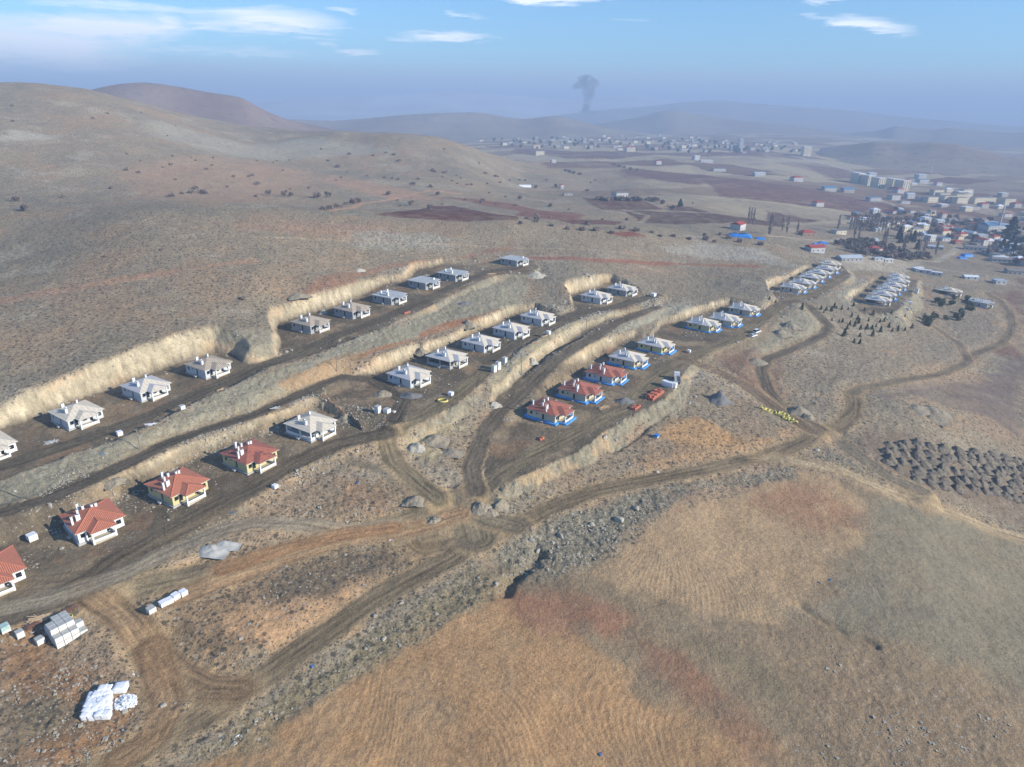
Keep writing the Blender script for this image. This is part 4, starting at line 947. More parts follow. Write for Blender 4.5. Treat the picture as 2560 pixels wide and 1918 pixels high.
def ridge(name, pts, front, back, zbase, m, rough=6.0, seed=0):
    """a hill: crest given as (photo x, photo y, distance m), sloping down to both sides"""
    xs = np.array([p[0] for p in pts], float); n = 150
    q = np.linspace(xs[0], xs[-1], n)
    py = np.interp(q, xs, [p[1] for p in pts]); dd = np.interp(q, xs, [p[2] for p in pts])
    k = np.array([1, 2, 3, 2, 1.]) / 9; ps = np.convolve(np.pad(py, 2, mode='edge'), k, 'valid'); py = ps
    D = pdirs(np.stack([q, py], 1)); hl = np.hypot(D[:, 0], D[:, 1]); ux, uy = D[:, 0] / hl, D[:, 1] / hl
    zt = D[:, 2] / hl * dd
    ts = np.concatenate([-np.linspace(1, 0, 26)[:-1], np.linspace(0, 1, 14)])
    V = []
    for t in ts:
        off = t * (front if t < 0 else back); a = abs(t); prof = (1 - a) ** 1.25 * (1 - .25 * a) if t < 0 else (1 - a * a) ** 1.5
        X = ux * (dd + off); Y = uy * (dd + off)
        z = zbase + (zt - zbase) * prof + fbm(X, Y, front * .35, 5, 200 + seed) * rough * 4 * min(1, 6 * a) * (1 - a * .3)
        V.append(np.stack([X, Y, z], 1))
    V = np.array(V); nt = len(ts); idx = np.arange(nt * n).reshape(nt, n)
    F = np.stack([idx[:-1, :-1], idx[:-1, 1:], idx[1:, 1:], idx[1:, :-1]], -1).reshape(-1, 4)[:, ::-1]
    o = bpy.data.objects.new(name, mesh_from(name, V.reshape(-1, 3), F, True, m)); col.objects.link(o); o['kind'] = 'structure'
    return o
ridge('hills', [(60, 262, 2000), (170, 236, 2000), (215, 228, 2000), (255, 218, 2000), (300, 210, 2000), (355, 206, 2000), (400, 210, 2000), (440, 216, 2000), (520, 231, 2000), (590, 241, 2000), (612, 247, 2000), (640, 265, 2000), (665, 278, 2000), (700, 293, 2000), (760, 311, 2000), (850, 331, 2000), (960, 352, 2000)], 620, 900, -160, HM2, 5, 1)
ridge('hills', [(560, 318, 3400), (700, 300, 3400), (760, 302, 3400), (840, 303, 3400), (920, 296, 3400), (1000, 288, 3400), (1090, 283, 3400), (1180, 281, 3400), (1215, 283, 3400), (1250, 291, 3400), (1300, 298, 3400), (1330, 297, 3400), (1375, 290, 3400), (1400, 290, 3400), (1440, 301, 3400), (1500, 318, 3400), (1560, 332, 3400), (1660, 345, 3400)], 800, 1100, -165, HM, 5, 2)
ridge('hills', [(1480, 312, 4400), (1560, 300, 4400), (1600, 293, 4400), (1650, 279, 4400), (1665, 276, 4400), (1690, 275, 4400), (1720, 282, 4400), (1760, 289, 4400), (1800, 296, 4400), (1900, 308, 4400), (2000, 318, 4400), (2120, 336, 4400)], 1400, 1400, -180, HM, 7, 3)
ridge('hills', [(1380, 290, 6800), (1500, 276, 6800), (1660, 262, 6800), (1700, 256, 6800), (1760, 252, 6800), (1800, 251, 6800), (1900, 260, 6800), (2000, 267, 6800), (2100, 275, 6800), (2160, 280, 6800), (2240, 291, 6800), (2400, 305, 6800), (2640, 325, 6800)], 2300, 1800, -210, HM, 12, 4)
ridge('hills', [(2060, 345, 4500), (2140, 332, 4500), (2200, 326, 4500), (2240, 315, 4500), (2290, 322, 4500), (2330, 325, 4500), (2370, 320, 4500), (2450, 326, 4500), (2540, 333, 4500), (2600, 330, 4500), (2680, 345, 4500)], 1200, 1200, -175, HM, 7, 5)
ridge('hills', [(1960, 400, 2450), (2060, 379, 2450), (2120, 370, 2450), (2190, 357, 2450), (2240, 361, 2450), (2270, 362, 2450), (2330, 358, 2450), (2400, 364, 2450), (2450, 379, 2450), (2520, 398, 2450), (2600, 410, 2450), (2700, 425, 2450)], 480, 900, -150, HM, 4, 6)
SM = mat('snowy_mountain', (205, 205, 208), 1, .1, .0012, c2=(150, 140, 136), detail=8.0)
ridge('mountains', [(560, 262, 8600), (700, 252, 8600), (860, 244, 8600), (1000, 238, 8600), (1120, 232, 8600), (1240, 236, 8600), (1360, 246, 8600), (1460, 251, 8600), (1510, 247, 8600), (1550, 239, 8600), (1590, 238, 8600), (1640, 249, 8600), (1700, 256, 8600), (1800, 268, 8600)], 2400, 1500, -220, SM, 20, 7)

# ------------------------------------------------------------------ the air: even haze over the whole valley
def box_object(name, x0, x1, y0, y1, z0, z1, m):
    b = MB(); b.box(x0, x1, y0, y1, z0, z1); o = ob(name, b.mesh(name, m)); return o
def vol_mat(name, density, c, aniso=0.0):
    m = bpy.data.materials.new(name); m.use_nodes = True; T = NT(m.node_tree)
    out = T.n('ShaderNodeOutputMaterial')
    v = T.n('ShaderNodeVolumePrincipled', ins={'Density': density, 'Color': tuple(c) + (1,), 'Anisotropy': aniso})
    T.link(v.outputs[0], out.inputs['Volume']); return m
HAZE = 0.00029
hz = box_object('haze', -30000, 30000, -3000, 29000, -420, 245, vol_mat('haze_air', HAZE, (.43, .57, .78), .0))
hz['kind'] = 'stuff'

# ------------------------------------------------------------------ smoke column far across the valley
def build_smoke():
    ok = 4900.0; d = pdir(1468, 300); b = bmesh.new(); r0 = random.Random(3)
    def blob(px, py, rad, sx=1.0, sz=1.0, dd=0):
        q = pdir(px, py); hl = math.hypot(q[0], q[1]); D = ok + dd; c = Vector((q[0] / hl * D, q[1] / hl * D, q[2] / hl * D)); R = rad / F_PX * D
        g = bmesh.ops.create_icosphere(b, subdivisions=3, radius=1.0)
        for v in g['verts']:
            n = v.co.copy(); k = 1 + .22 * math.sin(n.x * 5 + px) * math.sin(n.y * 4 + py) + .15 * math.sin(n.z * 9 + px * .3)
            v.co = c + Vector((n.x * R * sx * k, n.y * R * k, n.z * R * sz * k))
    for px, py, rad, sx, sz, dd in [(1466, 205, 17, 1, .8, 0), (1455, 203, 13, 1, .9, 30), (1480, 208, 15, 1, .8, -20), (1448, 214, 11, 1.3, .6, 0), (1440, 217, 8, 1.3, .6, 10), (1490, 212, 7, 1.2, .7, 0), (1470, 222, 13, 1, 1, 0), (1472, 238, 12, 1, 1, 0), (1476, 232, 11, 1, 1, 0),
                                    (1470, 250, 10.5, 1, 1.1, 0), (1467, 264, 9, 1, 1.2, 0), (1465, 276, 9, 1.2, .9, 0), (1460, 280, 7, 1.5, .6, 0), (1478, 281, 7, 1.5, .6, 0)]:
        blob(px, py, rad, sx, sz, dd)
    me = bpy.data.meshes.new('smoke_column'); b.to_mesh(me); b.free()
    m = vol_mat('smoke', .03, (.20, .22, .26)); T = m.node_tree; v = [n for n in T.nodes if n.type == 'PRINCIPLED_VOLUME'][0]
    tc = T.nodes.new('ShaderNodeTexCoord'); n = T.nodes.new('ShaderNodeTexNoise'); n.inputs['Scale'].default_value = .02; n.inputs['Detail'].default_value = 5.0; r = T.nodes.new('ShaderNodeMapRange')
    r.inputs[1].default_value = .42; r.inputs[2].default_value = .66; r.inputs[3].default_value = .012; r.inputs[4].default_value = .07
    T.links.new(tc.outputs['Object'], n.inputs['Vector']); T.links.new(n.outputs[0], r.inputs[0]); T.links.new(r.outputs[0], v.inputs['Density']); me.materials.append(m)
    o = ob('smoke_column', me); o['label'] = 'grey mushroom shaped smoke column rising far across the hazy valley'; o['category'] = 'smoke'
build_smoke()

# ------------------------------------------------------------------ building materials lying about
def at(px, py): p = hit(px, py); return (p.x, p.y, p.z)
M['pal'] = mat('block_stack', (214, 214, 208), .9, .10, 2.0)
M['paltop'] = mat('block_stack_top', (176, 176, 170), .9, .14, 6.0)
M['wood'] = mat('timber', (206, 176, 138), .8, .2, 3.0)
M['wrap'] = mat('plastic_wrap', (232, 234, 236), .45, .10, 4.0, bump=.5, spec=.5)
M['wrapg'] = mat('green_white_wrap', (205, 216, 208), .5, .12, 4.0, bump=.4, c2=(120, 160, 150))
M['earthpile'] = mat('heap_soil', (150, 138, 116), 1, .2, 1.2, bump=1.0, detail=8)
M['tipped'] = mat('tipped_soil', (122, 112, 96), 1, .22, 1.4, bump=1.0, detail=8)
M['gravel'] = mat('gravel', (170, 168, 160), 1, .12, 3.0, bump=1.0, detail=8)
M['dgravel'] = mat('dark_gravel', (118, 116, 112), 1, .14, 3.0, bump=1.0, detail=8)
M['rock'] = mat('limestone', (176, 168, 150), .95, .16, 1.4, bump=1.0, detail=8)
M['tilep'] = mat('stacked_roof_tiles', (190, 112, 86), .85, .25, 5.0, bump=.6)
M['steel'] = mat('rusty_steel', (120, 90, 74), .7, .25, 3.0)
M['poleM'] = mat('weathered_pole', (128, 120, 110), .9, .15, 4.0)
M['yel'] = mat('yellow_pipe', (216, 202, 118), .6, .12, 4.0)
M['tarp'] = mat('blue_tarp', (52, 140, 214), .55, .2, .9, bump=.4, c2=(36, 104, 180))
M['car'] = mat('car_paint_white', (224, 226, 228), .3, .04, 1.0, spec=.6)
M['glass'] = mat('dark_glass', (28, 34, 42), .15, .1, 1.0, spec=.6)
M['rubber'] = mat('tyre_rubber', (30, 30, 30), .9, .2, 4.0)

def pallet_mesh(s=1.45, h=1.4):
    b = MB(); r = s / 2; n = 5; hh = (h - .14) / n
    for i in range(n):
        j = .012 * ((i * 7) % 3 - 1); b.box(-r + j, r + j, -r - j, r - j, .14 + i * hh + .012, .14 + (i + 1) * hh, 0, 1)
    for i in range(4): b.box(-r + .03 + i * s * .26, -r + .03 + i * s * .26 + .012, -r - .02, r + .02, .14 + h - .14 + .002, .14 + h - .13, 0)
    return b.mesh('block_stack', [M['pal'], M['paltop']])
def pallet_base(s=1.45):
    b = MB(); r = s / 2
    for x in (-r + .08, 0, r - .08): b.box(x - .06, x + .06, -r, r, 0, .10)
    b.box(-r, r, -r, r, .102, .138); return b.mesh('pallet', M['wood'])
def block_pallet(loc, rz, label, group, wrap=None, s=1.45, h=1.4):
    t = thing('block_pallet', label, 'pallet', loc, rz, group)
    me = cached(('pm', s, h, wrap), lambda: pallet_mesh(s, h))
    o = ob('block_stack', me, t); ob('pallet', cached(('pb', s), lambda: pallet_base(s)), t)
    if wrap:
        def wr():
            b = MB(); r = s / 2 + .015; b.box(-r, r, -r, r, h * .35, h + .02); return b.mesh('wrapping', M[wrap])
        ob('wrapping', cached(('wr', s, h, wrap), wr), t)
    return t
# big stack of pallets, lower left: e1 runs along the front, e2 away from the viewer
fx, fy, fz = at(144.5, 1625.5); ang = math.radians(52)
e1 = Vector((math.cos(ang), math.sin(ang), 0)); e2 = Vector((-math.sin(ang), math.cos(ang), 0))
HT = [[2, 2, 2, 1], [3, 3, 3, 2], [3, 3, 3, 1], [2, 3, 3, 0]]
ordn = ['front', 'second', 'third', 'back']; colw = ['leftmost', 'second', 'third', 'rightmost']
for j in range(4):
    for i in range(4):
        for k in range(HT[j][i]):
            p = Vector((fx, fy, 0)) + e1 * (1.56 * (i + .5)) + e2 * (1.56 * (j + .5)); z = gz(p.x, p.y) if k == 0 else z
            if k == 0: zb = fz + .02
            lev = 'topmost' if k == HT[j][i] - 1 else ('bottom' if k == 0 else 'middle')
            block_pallet((p.x, p.y, zb + k * 1.405), ang + rnd.uniform(-.03, .03), 'pale block pallet, %s in the %s pile of the %s row of the big stack' % (lev, colw[i], ordn[j]), 'block pallets piled at the lower left')
for px, py, s, h, w, lab in [(101.5, 1608, 1.5, 1.5, None, 'single pale block pallet standing in the shadow of the big stack'), (52, 1592, 1.4, 1.6, None, 'grey block pallet with a sagging top, left of the big stack'),
        (15, 1578, 1.6, 1.7, 'wrapg', 'green and white wrapped pallet by the left edge of the photo'), (379, 1530, 1.6, 1.3, None, 'open grey topped pallet at the near end of the row beside the field'),
        (409, 1514, 1.5, 1.2, 'wrap', 'white wrapped pallet touching its twin, left one'), (424, 1507, 1.5, 1.2, 'wrap', 'white wrapped pallet touching its twin, right one'),
        (440, 1497, 1.5, 1.4, 'wrap', 'white wrapped pallet alone between the pair and the last one'), (459, 1488, 1.5, 1.3, 'wrap', 'white wrapped pallet at the far end of the row'),
        (300, 1089, 1.5, 1.5, 'wrap', 'lone white block pallet on the upper left road edge with long shadow'), (82, 1350, 2.0, 1.8, 'wrap', 'large white wrapped bundle behind the leftmost red roofed house'),
        (456, 1023, 1.5, 1.4, None, 'white block pallet with debris on the road edge below the third house'), (945, 1032, 1.7, 2.6, None, 'tall grey block pallet in the middle of the yard with long shadow'),
        (968, 1032, 1.9, 1.6, None, 'lower grey block pallet right of the tall one in the yard'), (985, 1031, 1.0, .6, None, 'tiny remainder of blocks beside the two yard pallets'),
        (1127, 989, 1.6, 1.4, 'wrap', 'white wrapped cube on the road beside the yellow hose'), (1235, 930, 1.7, 2.9, None, 'tall grey block pallet, front left of the three below the middle road'),
        (1245, 924, 1.7, 3.3, None, 'tall grey block pallet, front right of the three below the middle road'), (1261, 907, 1.7, 2.4, None, 'tall grey block pallet, the farther one of the three below the middle road'),
        (1633, 741, 2.4, 1.8, 'wrap', 'white box at the end of the recessed pair of houses'), (1371, 836, 1.6, 1.6, 'wrap', 'white wrapped pallet on the edge of the middle road'),
        (1661, 964, 1.8, 2.2, 'wrap', 'first of the white wrapped pallets beside the parked truck'), (1669, 967, 1.8, 2.2, 'wrap', 'second of the white wrapped pallets beside the parked truck'),
        (1677, 969, 1.8, 2.2, 'wrap', 'third of the white wrapped pallets beside the parked truck'), (1685, 970, 1.8, 2.3, 'wrap', 'rightmost of the white wrapped pallets beside the parked truck'),
        (688, 1221, 1.3, 1.2, 'wrap', 'small white bag on the verge of the lower left road'), (2290, 735, 2.2, 4.2, None, 'upright grey block pallet right of the second far terrace'), (2268, 775, 2.2, 1.5, None, 'low grey pallet on the verge right of the second far terrace'),
        (2275, 760, 2.2, 1.6, 'wrap', 'pale wrapped pallet on the verge right of the second far terrace'), (1722, 881, 1.4, 1.2, 'wrap', 'small white box by the junction of the tracks'), (1640, 1094, 1.5, 1.2, 'tarp', 'small bright blue box lying on the orange soil')]:
    x, y, z = at(px, py); block_pallet((x, y, z), math.radians(rnd.uniform(45, 62)), lab, 'pallets and boxes standing about the site', w, s, h)

# white insulation sacks, lower left
def sack_mesh(seed, sx=1.5, sy=1.25, sz=1.15):
    r = random.Random(seed); b = bmesh.new(); bmesh.ops.create_cube(b, size=1.0); bmesh.ops.subdivide_edges(b, edges=b.edges[:], cuts=4, use_grid_fill=True)
    for v in b.verts:
        c = v.co * 2; q = Vector((math.copysign(abs(c.x) ** .8, c.x), math.copysign(abs(c.y) ** .8, c.y), c.z)); l = max(abs(c.x), abs(c.y), abs(c.z)); n = c.length
        k = .86 + .14 * (l / n) * 1.0; v.co = Vector((c.x * sx / 2 * (.9 + .1 / max(n, .4)), c.y * sy / 2 * (.9 + .1 / max(n, .4)), (c.z + 1) * sz / 2))
        v.co += Vector((r.uniform(-1, 1), r.uniform(-1, 1), r.uniform(-1, 1))) * .045
        if c.z > .9: v.co.z += .10 * math.cos(c.x * 1.5) * math.cos(c.y * 1.5) + r.uniform(-.05, .05)
    for f in b.faces: f.smooth = True
    me = bpy.data.meshes.new('sack'); b.to_mesh(me); b.free(); me.materials.append(M['wrap']); return me
sacks = [sack_mesh(i) for i in range(5)]
ncol = [7, 7, 10, 10]; L0, R0 = np.array(at(206, 1801)), np.array(at(276, 1799)); 
vdir = np.array(at(229, 1742)) - L0; vdir2 = np.array(at(276, 1722)) - R0
for i in range(4):
    nrow = [5, 5, 6, 6][i]
    for j in range(nrow):
        u = (i + .5) / 4; v = (j + .5) / 5.0
        p = (L0 + vdir * v) * (1 - u) + (R0 + vdir2 * v * (5 / 6.0)) * u
        thing('sack', 'bulging white insulation sack, number %d from the near end in the %s column' % (j + 1, ['leftmost', 'second', 'third', 'rightmost'][i]), 'sack', (p[0], p[1], gz(p[0], p[1]) - .02), math.radians(8 + rnd.uniform(-4, 4)), 'white sacks laid out in four columns', rnd.choice(sacks), (1.12, 1.25, 1.05))
x, y, z = at(304, 1725); thing('sack', 'large lone white sack standing right of the sack columns', 'sack', (x, y, z), .15, None, sack_mesh(33, 2.5, 2.1, 1.3))
def scrap_mesh(seed, R, n, m, flat=.5, names='scrap_heap'):
    r = random.Random(seed); b = MB()
    for k in range(n):
        a = r.uniform(0, 6.28); q = math.sqrt(r.random()) * R; x, y = q * math.cos(a), q * math.sin(a); h = (1 - q / R) * flat * R
        s = R * r.uniform(.14, .3); t = r.uniform(0, 6.28); z = r.uniform(0, h + .15)
        u = Vector((math.cos(t), math.sin(t), r.uniform(-.4, .4))) * s; w = Vector((-math.sin(t), math.cos(t), r.uniform(-.4, .4))) * s * r.uniform(.4, 1); o = Vector((x, y, z + s * .3)); th = Vector((0, 0, .06))
        top = [o - u - w + th, o + u - w + th, o + u + w + th, o - u + w + th]; bot = [p - th * 2 for p in top]
        b.face(top); b.face(bot[::-1])
        for i in range(4): b.face([bot[i], bot[(i + 1) % 4], top[(i + 1) % 4], top[i]])
    return b.mesh(names, m)
x, y, z = at(315, 1757); thing('plastic_heap', 'crumpled heap of white plastic film right of the sack columns', 'plastic heap', (x, y, z), 0, None, scrap_mesh(5, 1.9, 110, M['wrap'], .45, 'plastic_heap'))

# heaps of soil and gravel
def heap_mesh(seed, R, H, m, sx=1.0, rough=.16, name='soil_heap'):
    n = 26; g = np.linspace(-1.15, 1.15, n); gx, gy = np.meshgrid(g, g); rr = np.hypot(gx, gy); ox = seed * 13.7
    edge = 1 + fbm(gx * 2 + ox, gy * 2, 1.2, 2, seed) * .5
    h = np.clip(1 - (rr / edge), -.25, 1); h = np.where(h > 0, h ** .85, h)
    z = H * h + fbm(gx * R + ox, gy * R, R * .5, 4, seed + 3, .6) * H * rough * 3 * np.clip(h + .25, 0, 1)
    V = np.stack([gx * R * sx, gy * R, z], -1).reshape(-1, 3); idx = np.arange(n * n).reshape(n, n)
    F = np.stack([idx[:-1, :-1], idx[:-1, 1:], idx[1:, 1:], idx[1:, :-1]], -1).reshape(-1, 4)
    return mesh_from(name, V, F, True, m)
heaps = [heap_mesh(i + 1, 2.5, 1.7, M['tipped'], 1.0, .3) for i in range(6)]
cand = []
poly = [(2212, 1112), (2300, 1104), (2370, 1124), (2460, 1130), (2560, 1150), (2640, 1160), (2640, 1275), (2560, 1252), (2480, 1232), (2380, 1222), (2300, 1205), (2240, 1180), (2214, 1155)]
PWd = resolve([(poly,)])[0][0]; P_ = np.array(PWd); r2 = random.Random(21); pts = []
for _ in range(9000):
    x = r2.uniform(P_[:, 0].min(), P_[:, 0].max()); y = r2.uniform(P_[:, 1].min(), P_[:, 1].max())
    if all((x - a) ** 2 + (y - b) ** 2 > 3.7 ** 2 for a, b in pts) and bool(inside(np.array([x]), np.array([y]), PWd)[0]): pts.append((x, y))
    if len(pts) >= 190: break
for k, (x, y) in enumerate(pts):
    thing('soil_heap', 'grey brown tipped soil heap among many alike in the field at right', 'soil heap', (x, y, gz(x, y) - .15), r2.uniform(0, 6.28), 'tipped soil heaps in the field at right', heaps[k % 6], (r2.uniform(.85, 1.15), r2.uniform(.85, 1.15), r2.uniform(.75, 1.25)))
for px, py, R, H, m_, sx, lab in [(530, 1374, 3.0, 1.5, 'gravel', 1.5, 'pale grey gravel heap spilled along the lower left road'), (560, 1361, 2.4, 1.0, 'gravel', 1.8, 'right hand hump of the pale gravel spill on the lower left road'),
        (1028, 990, 3.4, 1.6, 'dgravel', 1.6, 'dark grey sand heap in front of the first middle row house'), (957, 986, 4.0, 2.4, 'earthpile', 1, 'pale sandy heap left of the dark sand heap'), (1561, 1003, 3.6, 1.6, 'dgravel', 1.4, 'dark grey gravel heap beside the blue footed houses road'),
        (1800, 1002, 5.0, 4.2, 'dgravel', 1.2, 'steep grey gravel cone with deep shadow on the scrubland'), (1996, 1030, 4.6, 3.4, 'earthpile', 1.2, 'soil heap left of the junction beside the yellow coils'), (2018, 1044, 3.2, 2.2, 'earthpile', 1, 'lower soil heap right of the junction heap'),
        (2325, 1032, 8.0, 4.6, 'earthpile', 1.1, 'large rocky heap on the far field track at right'), (2290, 1022, 6.0, 2.4, 'earthpile', 1.3, 'flatter rocky heap left of the large one at right'),
        (747, 740, 4.2, 2.0, 'earthpile', 1.3, 'pale soil heap above the upper cream cut'), (897, 676, 3.0, 1.6, 'rock', 1.2, 'small stony heap on the slope above the upper terrace'), (1172, 812, 4.0, 3.4, 'earthpile', 1, 'steep spoil cone in the slope between the upper and middle rows'),
        (1052, 880, 3.2, 2.6, 'earthpile', 1, 'grey spoil cone in the corner of the middle cut'), (1340, 690, 6.0, 3.2, 'rock', 1.1, 'pale boulder heap at the end of the upper road'), (1162, 760, 3.0, 1.3, 'dgravel', 1.6, 'grey sand heap on the edge of the upper road'),
        (1202, 1268, 3.2, 2.6, 'earthpile', 1, 'dark rutted spoil heap by the crossroads'), (1250, 1262, 3.4, 2.8, 'earthpile', 1, 'cream topped spoil heap right of the crossroads'), (1228, 1282, 2.6, 1.8, 'earthpile', 1, 'small spoil heap between the two crossroads heaps'), (1085, 1300, 2.6, 1.4, 'earthpile', 1, 'reddish clod heap left of the crossroads'),
        (1040, 1250, 3.0, 2.0, 'earthpile', 1.2, 'dark shadowed bank heap at the foot of the scrub triangle'), (285, 1205, 2.6, 1.9, 'earthpile', 1.2, 'pale heap beside the dark track above the red roofed row'), (868, 1045, 3.6, 2.6, 'earthpile', 1, 'spoil heap at the mouth of the pit behind the open framed house'),
        (1085, 1098, 4.5, 2.6, 'earthpile', 1.2, 'cream stony heap inside the road bend'), (1040, 1120, 3.6, 2.2, 'rock', 1, 'pale rubble heap inside the road bend'), (1128, 1130, 3.0, 1.6, 'earthpile', 1.4, 'long low heap at the middle of the road bend'),
        (1000, 640, 2, 1, 'earthpile', 1, 'small clod heap above the uppermost houses'), (560, 905, 3.6, 2.0, 'earthpile', 1.2, 'heap of rubble behind the batten roofed house'), (480, 905 - 8, 2.6, 1.3, 'earthpile', 1.2, 'low mound left of the batten roofed house'),
        (808, 800 - 18, 2.6, 1.8, 'rock', 1, 'rubble mound beside the second upper house'), (1065, 690, 3.2, 1.8, 'earthpile', 1, 'orange tinted heap beside the last terraced cut'), (1890, 905, 5, 2.4, 'earthpile', 1.2, 'grey spoil heap above the looping track'), (1975, 815, 5, 3.4, 'earthpile', 1.0, 'cream streaked spoil heap inside the looping track'),
        (1950, 835, 5, 3.0, 'earthpile', 1.2, 'grey fluted spoil heap inside the looping track'), (2130, 758, 4, 1.8, 'earthpile', 1.2, 'small spoil heap left of the second far terrace'), (1235, 1015, 3.0, 2.2, 'rock', 1.1, 'white stony spoil tip at the head of the dark yard'), (1330, 905, 2.6, 2.0, 'rock', 1, 'boulder heap at the foot of the lower cream cut')]:
    x, y, z = at(px, py); thing('gravel_heap' if 'gravel' in lab or 'sand' in lab else 'spoil_heap', lab, 'heap', (x, y, z - .12), rnd.uniform(-.3, .9), 'single heaps of soil, gravel and stone', heap_mesh(int(px) % 97, R * .88, H * (.72 if m_ == 'earthpile' else .9), M[m_], sx, .34))

# boulders
def rock_mesh(seed, m='rock'):
    b = bmesh.new(); bmesh.ops.create_icosphere(b, subdivisions=3, radius=1.0); r = random.Random(seed)
    cuts = [(Vector((r.gauss(0, 1), r.gauss(0, 1), r.gauss(0, 1))).normalized(), r.uniform(.55, .9)) for _ in range(9)]
    for v in b.verts:
        for n, d in cuts:
            t = v.co.dot(n)
            if t > d: v.co -= n * (t - d) * .9
        v.co *= 1 + r.uniform(-.02, .02)
    me = bpy.data.meshes.new('boulder'); b.to_mesh(me); b.free(); me.materials.append(M[m]); return me
rocks = [rock_mesh(i) for i in range(6)]
for px, py, s, lab in [(408, 1764, 1.0, 'flat pinkish boulder on the verge left of the main track'), (345, 1690, .5, 'small blocky stone beside the blue barrel patch'), (438, 1758, .5, 'round pale stone at the track side, left of two'), (464, 1762, .5, 'round pinkish stone at the track side, right of two'),
        (1003, 1508, 1.0, 'cream boulder standing out on the scrub bank, upper one'), (937, 1540, 1.0, 'flat cream boulder on the scrub bank, lower one'), (1091, 1535, .8, 'square cream boulder near the field edge'), (960, 1598, 1.1, 'upright cream boulder in the rocky cluster of the bank'),
        (914, 1622, .8, 'cream boulder at the foot of the rocky cluster'), (1643, 1181, 1.3, 'grey boulder with dark shadow on the edge of the main track'), (1572, 1160, .9, 'small boulder on the orange slope above the main track'), (2043, 1126, 1.5, 'white topped boulder by the fork of the pale track'),
        (2360, 1198, 1.2, 'white boulder in front of the soil heaps'), (1512, 1094, 1.6, 'flat white stone on the shaded bank, left one'), (1538, 1101, 1.3, 'flat white stone on the shaded bank, right one'), (1548, 1300, 2.2, 'big grey limestone outcrop on the rocky bank'),
        (1592, 1272, 1.6, 'grey limestone outcrop right of the big one'), (1400, 1340, 1.8, 'low pale limestone outcrop on the rocky bank'), (1328, 1352, 1.6, 'cream limestone outcrop nearest to the ditch'), (1480, 1312, 1.5, 'pale limestone outcrop in the middle of the rocky bank'), (2385, 1126, 1.0, 'small white rock on the edge of the heaps field'),
        (845, 910 - 25, 1.0, 'white rock on the road edge of the upper terrace'), (716, 880, 1.4, 'white boulder in the stone pile beside the upper road'), (728, 876, 1.2, 'white boulder right of its larger neighbour in the stone pile'), (700, 886, 1.1, 'white boulder left in the stone pile beside the upper road'),
        (2050, 1500 - 42, .8, 'white stone on the corner of the grey field'), (1240, 1460, 1.3, 'pale rock at the mouth of the dark ditch'), (1345, 1378, 1.5, 'orange tinted rock on the ditch shoulder'), (312, 1779, .9, 'flat beige slab at the foot of the plastic heap')]:
    x, y, z = at(px, py); thing('boulder', lab, 'boulder', (x, y, z), rnd.uniform(0, 6), 'single boulders on verges and banks', rnd.choice(rocks), (s * .7, s * .7 * rnd.uniform(.6, 1), s * .5))

